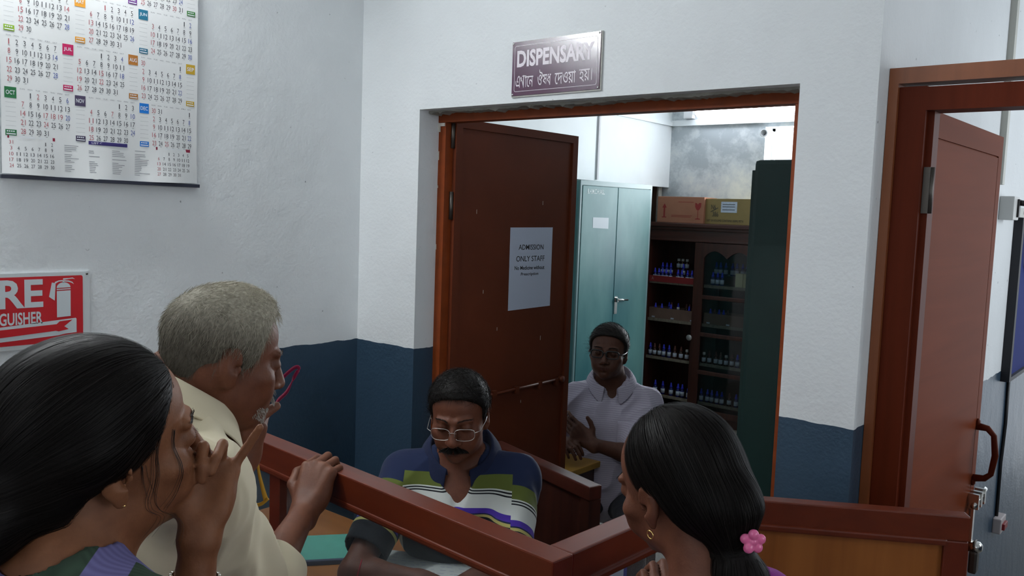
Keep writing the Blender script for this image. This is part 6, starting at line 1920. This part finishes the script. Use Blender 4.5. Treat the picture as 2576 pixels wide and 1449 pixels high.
    C.rc(pelvis, A3(pelvis[0], pelvis[1], 0.08), 0.14, 0.19, None, 0.06)
    nk = tp(M, np.array((0, -0.026, -0.05)) * s); C.rc(NB + A3(0, 0, -0.012), nk + (nk - NB) * 0.5, 0.072, 0.090, None, 0.006, True)
    C.cut(lambda P: 0.02 - P[..., 2], A3(0, -3, -1), A3(4, 1, 3), 0.004)
    cloth_mesh('dress', C, 0.006, cloth_mat('purple_cotton', rgb(132, 38, 132), 0.8), par, None, wrinkle(0.009, 55, 34, (0, 0, 1)))
    # fine chain at the back of the neck
    mb = MB(); NMx = frame_from(NB + A3(0, 0, 0.030) + fwd * 0.004, fwd, (0, 0, 1))
    mb.tube([Vector(tp(NMx, (0.059 * math.sin(a), 0.062 * math.cos(a), -0.010 - 0.016 * math.cos(a)))) for a in np.linspace(0, 2 * PI, 41)[:-1]], 0.0011, 0, 6, closed=True); mb.build('necklace', gold, par)
    for sx in (-1, 1): shoe(par, A3(1.80, -0.84, 0.08) + right * sx * 0.08, fwd, bpy.data.materials['sandal'], 'sandal')

build_girl()


# ---------------------------------------------------------------- the man in the pale shirt inside the dispensary
def build_doctor():
    par = thing('person', (0.15, 1.32, 0), 'man in a pale striped shirt and black spectacles seated inside the dispensary', 'person')
    s = 1.0
    M = head_frame((0.272, 1.165, 1.170), 204, -4, -2)
    right, fwd = axes(212)
    NB = A3(0.262, 1.215, 1.030)
    shR = NB + right * 0.155 + A3(0, 0, -0.085); shL = NB - right * 0.155 + A3(0, 0, -0.085)
    chest = NB + fwd * 0.01 + A3(0, 0, -0.19); belly = NB + fwd * 0.02 + A3(0, 0, -0.38); pelvis = NB - fwd * 0.03 + A3(0, 0, -0.50)
    elL = A3(0.465, 1.105, 0.765); wrL = A3(0.335, 0.970, 0.815)
    elR = A3(0.02, 1.120, 0.760); wrR = A3(0.17, 0.955, 0.800)
    S = SDF()
    add_head(S, M, s, jaw=1.12, nose=1.15)
    S.rc(tp(M, (0, -0.018, -0.045)), NB + A3(0, 0, -0.01), 0.060, 0.066, None, 0.02)
    add_torso(S, NB, shR, shL, chest, belly, pelvis, right, fwd, w=0.150, d=0.11, bw=0.16, bd=0.14)
    for sh, el, wr in ((shR, elR, wrR), (shL, elL, wrL)): add_arm(S, sh, el, wr)
    add_hand(S, frame_from(wrL, (-0.75, -0.25, 0.55), (0.35, -0.9, 0.1)), -1, [(12, 25, 20), (18, 30, 22), (24, 34, 24), (30, 36, 24)], s=0.98, thumb=[(-0.026, 0.020, -0.008), (-0.050, 0.036, -0.010), (-0.066, 0.060, -0.006), (-0.074, 0.082, 0.0)])
    add_hand(S, frame_from(wrR, (0.6, -0.3, 0.1), (-0.3, -0.2, 0.9)), 1, [(25, 40, 25)] * 4, s=0.98)
    V, Q = S.mesh(0.0042)
    np_mesh('body', V, Q, skin_mat('skin_pharmacist', rgb(90, 56, 42)), par, True, {'tint': skin_tint(V, M, s)})
    zs = [-0.055, -0.058, -0.048, -0.030, 0.016, 0.018, -0.016, -0.012, 0.036, 0.050, 0.060, 0.070, 0.074, 0.074]
    cap_hair('hair', M, s, par, M_hair, lambda q, r_: black_hair(q, r_) * 2.5, 0.010, zs, (0.8, -0.35, 0.05), (0.018, 0.03), 0.22, 5000, 0.0012, 61, 0.2)
    brow_hair(M, s, par, (0.012, 0.009, 0.008), 180, 9, 1.1, S=S); eyeballs(M, s, par, (0.1, 1, -0.1), M_eye_w, M_eye_i)
    spectacles(M, s, par, M_black, M_lens, w=0.0255, h=0.0155, r=0.0023, yb=0.110, z0=-0.004, power=3.6, top_heavy=1.4)
    C = SDF(); add_torso(C, NB, shR, shL, chest, belly, pelvis, right, fwd, w=0.150, d=0.11, bw=0.16, bd=0.14, grow=0.014)
    for sh, el in ((shR, elR), (shL, elL)): C.rc(sh, sh + (el - sh) * 0.78, 0.064, 0.064, None, 0.03)
    nk = tp(M, (0, -0.018, -0.045)); C.rc(NB + A3(0, 0, -0.004), nk + (nk - NB) * 0.5, 0.066, 0.080, None, 0.006, True)
    v0 = NB + fwd * 0.095 + A3(0, 0, -0.03); v1 = NB + fwd * 0.14 + A3(0, 0, -0.11); C.rc(v0, v1, 0.035, 0.008, None, 0.006, True)
    pale = cloth_mat('pale_striped_shirt', rgb(196, 190, 204), 0.85, fine=(0.0085, rgb(168, 158, 180), 0.22, 'Z'), bump=0.3)
    def rest(V): return np.stack([(V - NB) @ right, (V - NB) @ fwd, V[:, 2]], 1)
    cloth_mesh('shirt', C, 0.005, pale, par, rest, wrinkle(0.012, 55, 44, (0.2, 0, 1)))
    NM = frame_from(NB + A3(0, 0, 0.0) + fwd * 0.006, fwd, (0, 0, 1)); NM[:3, :3] = NM[:3, :3] @ np.array(Matrix.Rotation(math.radians(-12), 3, 'X'))
    collar('collar', NM, 0.074, 0.080, pale, par, 0.014, 0.038, 0.34, 0.018, 0.5, 0.045)
    # chest pocket
    Sx = C
    px = np.linspace(-0.05, 0.05, 9); pz = np.linspace(0, 0.10, 9)
    G_ = np.array([[NB - right * (0.085 + 0.0) + right * a * 1.0 + fwd * 0.2 + A3(0, 0, -0.14 - b) for a in px] for b in pz]).reshape(-1, 3)
    for _ in range(12): G_ = G_ - fwd * (Sx.at(G_)[:, None] - 0.004)
    F = np.array([(i * 9 + j, i * 9 + j + 1, i * 9 + j + 10, i * 9 + j + 9) for i in range(8) for j in range(8)])
    o = np_mesh('pocket', G_, F, pale, par, True, {'rest': rest(G_) + A3(0, 0, 0.003)}); sd = o.modifiers.new('t', 'SOLIDIFY'); sd.thickness = 0.002
    T = SDF(); legs = list(seated_legs(T, pelvis, right, fwd, 0.40, 0.50, 0.42)); T.ell(pelvis, (0.17, 0.15, 0.11), None, 0.04)
    cloth_mesh('trousers', T, 0.010, M_trouser, par)
    for _, _, an in legs: shoe(par, an, fwd, M_shoe)

build_doctor()

# ================================================================= CHAIRS, PAPERS
def chair(name, org, yaw, seat_z, back_z, w, d, mats, label, slab=True):
    R_ = Matrix.Translation(Vector(org)) @ Matrix.Rotation(math.radians(yaw), 4, 'Z')    # sitter faces local +y
    t = thing(name, tuple(org), label, 'chair')
    m1, m2 = mats
    mb = MB(); mb.rbox((-w / 2, -d / 2, seat_z - 0.03), (w / 2, d / 2, seat_z), 0.006, 0, R_); mb.build('seat', m1, t)
    for x in (-w / 2, w / 2 - 0.04):
        mb = MB(); mb.box((x, d / 2 - 0.045, 0), (x + 0.04, d / 2 - 0.005, seat_z - 0.03), 0, R_); mb.build('leg', m2, t)
        mb = MB(); mb.box((x, -d / 2 - 0.02, 0), (x + 0.04, -d / 2 + 0.02, seat_z - 0.03), 0, R_); mb.build('leg', m2, t)
        mb = MB(); mb.box((x, -d / 2 - 0.02, seat_z - 0.03), (x + 0.04, -d / 2 + 0.02, back_z - 0.04), 0, R_); mb.build('back_post', m2, t)
    mb = MB(); mb.rbox((-w / 2, -d / 2 - 0.022, back_z - 0.04), (w / 2, -d / 2 + 0.024, back_z), 0.004, 0, R_); mb.build('top_rail', m1, t)
    mb = MB(); mb.box((-w / 2 + 0.04, -d / 2 - 0.006, seat_z + 0.06), (w / 2 - 0.04, -d / 2 + 0.008, back_z - 0.04), 0, R_); mb.build('back_panel', m2, t)
    return t

M_chair = wood_mat('dark_chair_wood', rgb(58, 26, 18), rgb(78, 36, 26), 0.35, 5, 0, 0.35)
chair('wooden_chair', (0.66, -0.083, 0), 163, 0.46, 1.0, 0.52, 0.42, (M_chair, M_dw), 'dark wooden chair with solid back behind the man in the striped polo')
chair('wooden_chair', (0.175, 1.345, 0), 212, 0.45, 0.92, 0.46, 0.42, (M_chair, M_dw), 'dark wooden chair under the man in the pale shirt')

# open register and loose sheets under the clerk's hands
M_page = mat('page_white', rgb(206, 208, 204), 0.8, var=0.04, vscale=20)
M_penink = mat('pen_ink', rgb(120, 124, 168), 0.7)


def sheets(name, org, yaw, w, d, h, label, n=3, curl=0.010, lines=True, m=None):
    R_ = Matrix.Translation(Vector(org)) @ Matrix.Rotation(math.radians(yaw), 4, 'Z')
    t = thing(name, tuple(org), label, 'papers')
    for k in range(n):
        mb = MB(); z = h * k / n; rz = Matrix.Rotation(rng.uniform(-0.07, 0.07), 4, 'Z'); NXs = 14
        P = []
        zf = lambda a: z + 0.0004 + curl * (0.5 + 0.5 * k / n) * (1 - math.cos(a * PI * 1.2)) * 0.5
        for dz in (0.0, 0.0012):
            for i in range(NXs + 1):
                a = i / NXs
                for y in (-d / 2, d / 2): P.append(R_ @ rz @ Vector((-w / 2 + w * a, y, zf(a) + dz)))
        o = 2 * (NXs + 1); fs = []
        for i in range(NXs):
            a = 2 * i
            fs += [(o + a, o + a + 2, o + a + 3, o + a + 1), (a + 1, a + 3, a + 2, a), (a, a + 2, o + a + 2, o + a), (a + 3, a + 1, o + a + 1, o + a + 3)]
        fs += [(1, 0, o, o + 1), (2 * NXs, 2 * NXs + 1, o + 2 * NXs + 1, o + 2 * NXs)]
        mb.add(P, fs, 0, True); pg = mb.build('sheet', m or M_page, t)
    if lines:
        mb = MB()
        for r in range(9):
            y = d / 2 - 0.025 - r * d / 11; x = -w / 2 + 0.02
            while x < w / 2 - 0.03:
                l = rng.uniform(0.006, 0.02); a0, a1 = (x + w / 2) / w, (x + l + w / 2) / w; yy = y + rng.uniform(-0.002, 0.002)
                mb.add([R_ @ rz @ Vector((x, yy, zf(a0) + 0.0018)), R_ @ rz @ Vector((x + l, yy, zf(a1) + 0.0018)), R_ @ rz @ Vector((x + l, yy + 0.0014, zf(a1) + 0.0018)), R_ @ rz @ Vector((x, yy + 0.0014, zf(a0) + 0.0018))], [(0, 1, 2, 3)])
                x += l + rng.uniform(0.003, 0.02)
        mb.build('handwriting', M_penink, pg)
    return t

sheets('paper_sheets', (0.775, -0.40, DZ), 30, 0.30, 0.21, 0.012, 'handwritten white sheets spread on the desk before the man in the striped polo', 4)
sheets('paper_sheets', (1.19, -0.56, DZ), -6, 0.20, 0.27, 0.006, 'white sheet on the desk end by the corner of the counter', 2, 0.004)
fo = thing('folder', (0.44, -0.50, DZ), 'teal green folder with dark edge lying on the orange desk', 'folder')
FM_ = Matrix.Translation((0.435, -0.505, DZ)) @ Matrix.Rotation(math.radians(52), 4, 'Z')
mb = MB(); mb.rbox((-0.125, -0.085, 0.0005), (0.125, 0.085, 0.012), 0.003, 0, FM_); mb.build('cover', mat('folder_teal', rgb(92, 168, 150), 0.7, var=0.06, vscale=30), fo)
mb = MB(); mb.rbox((-0.128, -0.098, 0.0005), (0.128, -0.0855, 0.013), 0.002, 0, FM_); mb.build('spine', mat('folder_edge', rgb(56, 62, 84), 0.6), fo)

gn = thing('glass_notice', (1.46, -0.62, 1.05), 'white paper with blue edge taped inside the glass beneath the side rail by the girl', 'notice')
mb = MB(); mb.box((0.06, 0.0235, 0.90), (0.235, 0.0245, 1.128), 0, MBm); mb.build('sheet', mat('notice_white', rgb(206, 214, 224), 0.7, var=0.05, vscale=14), gn)
mb = MB(); mb.box((0.2355, 0.0235, 0.90), (0.246, 0.0247, 1.128), 0, MBm); mb.build('edge_band', mat('notice_blue', rgb(40, 60, 150), 0.6), gn)
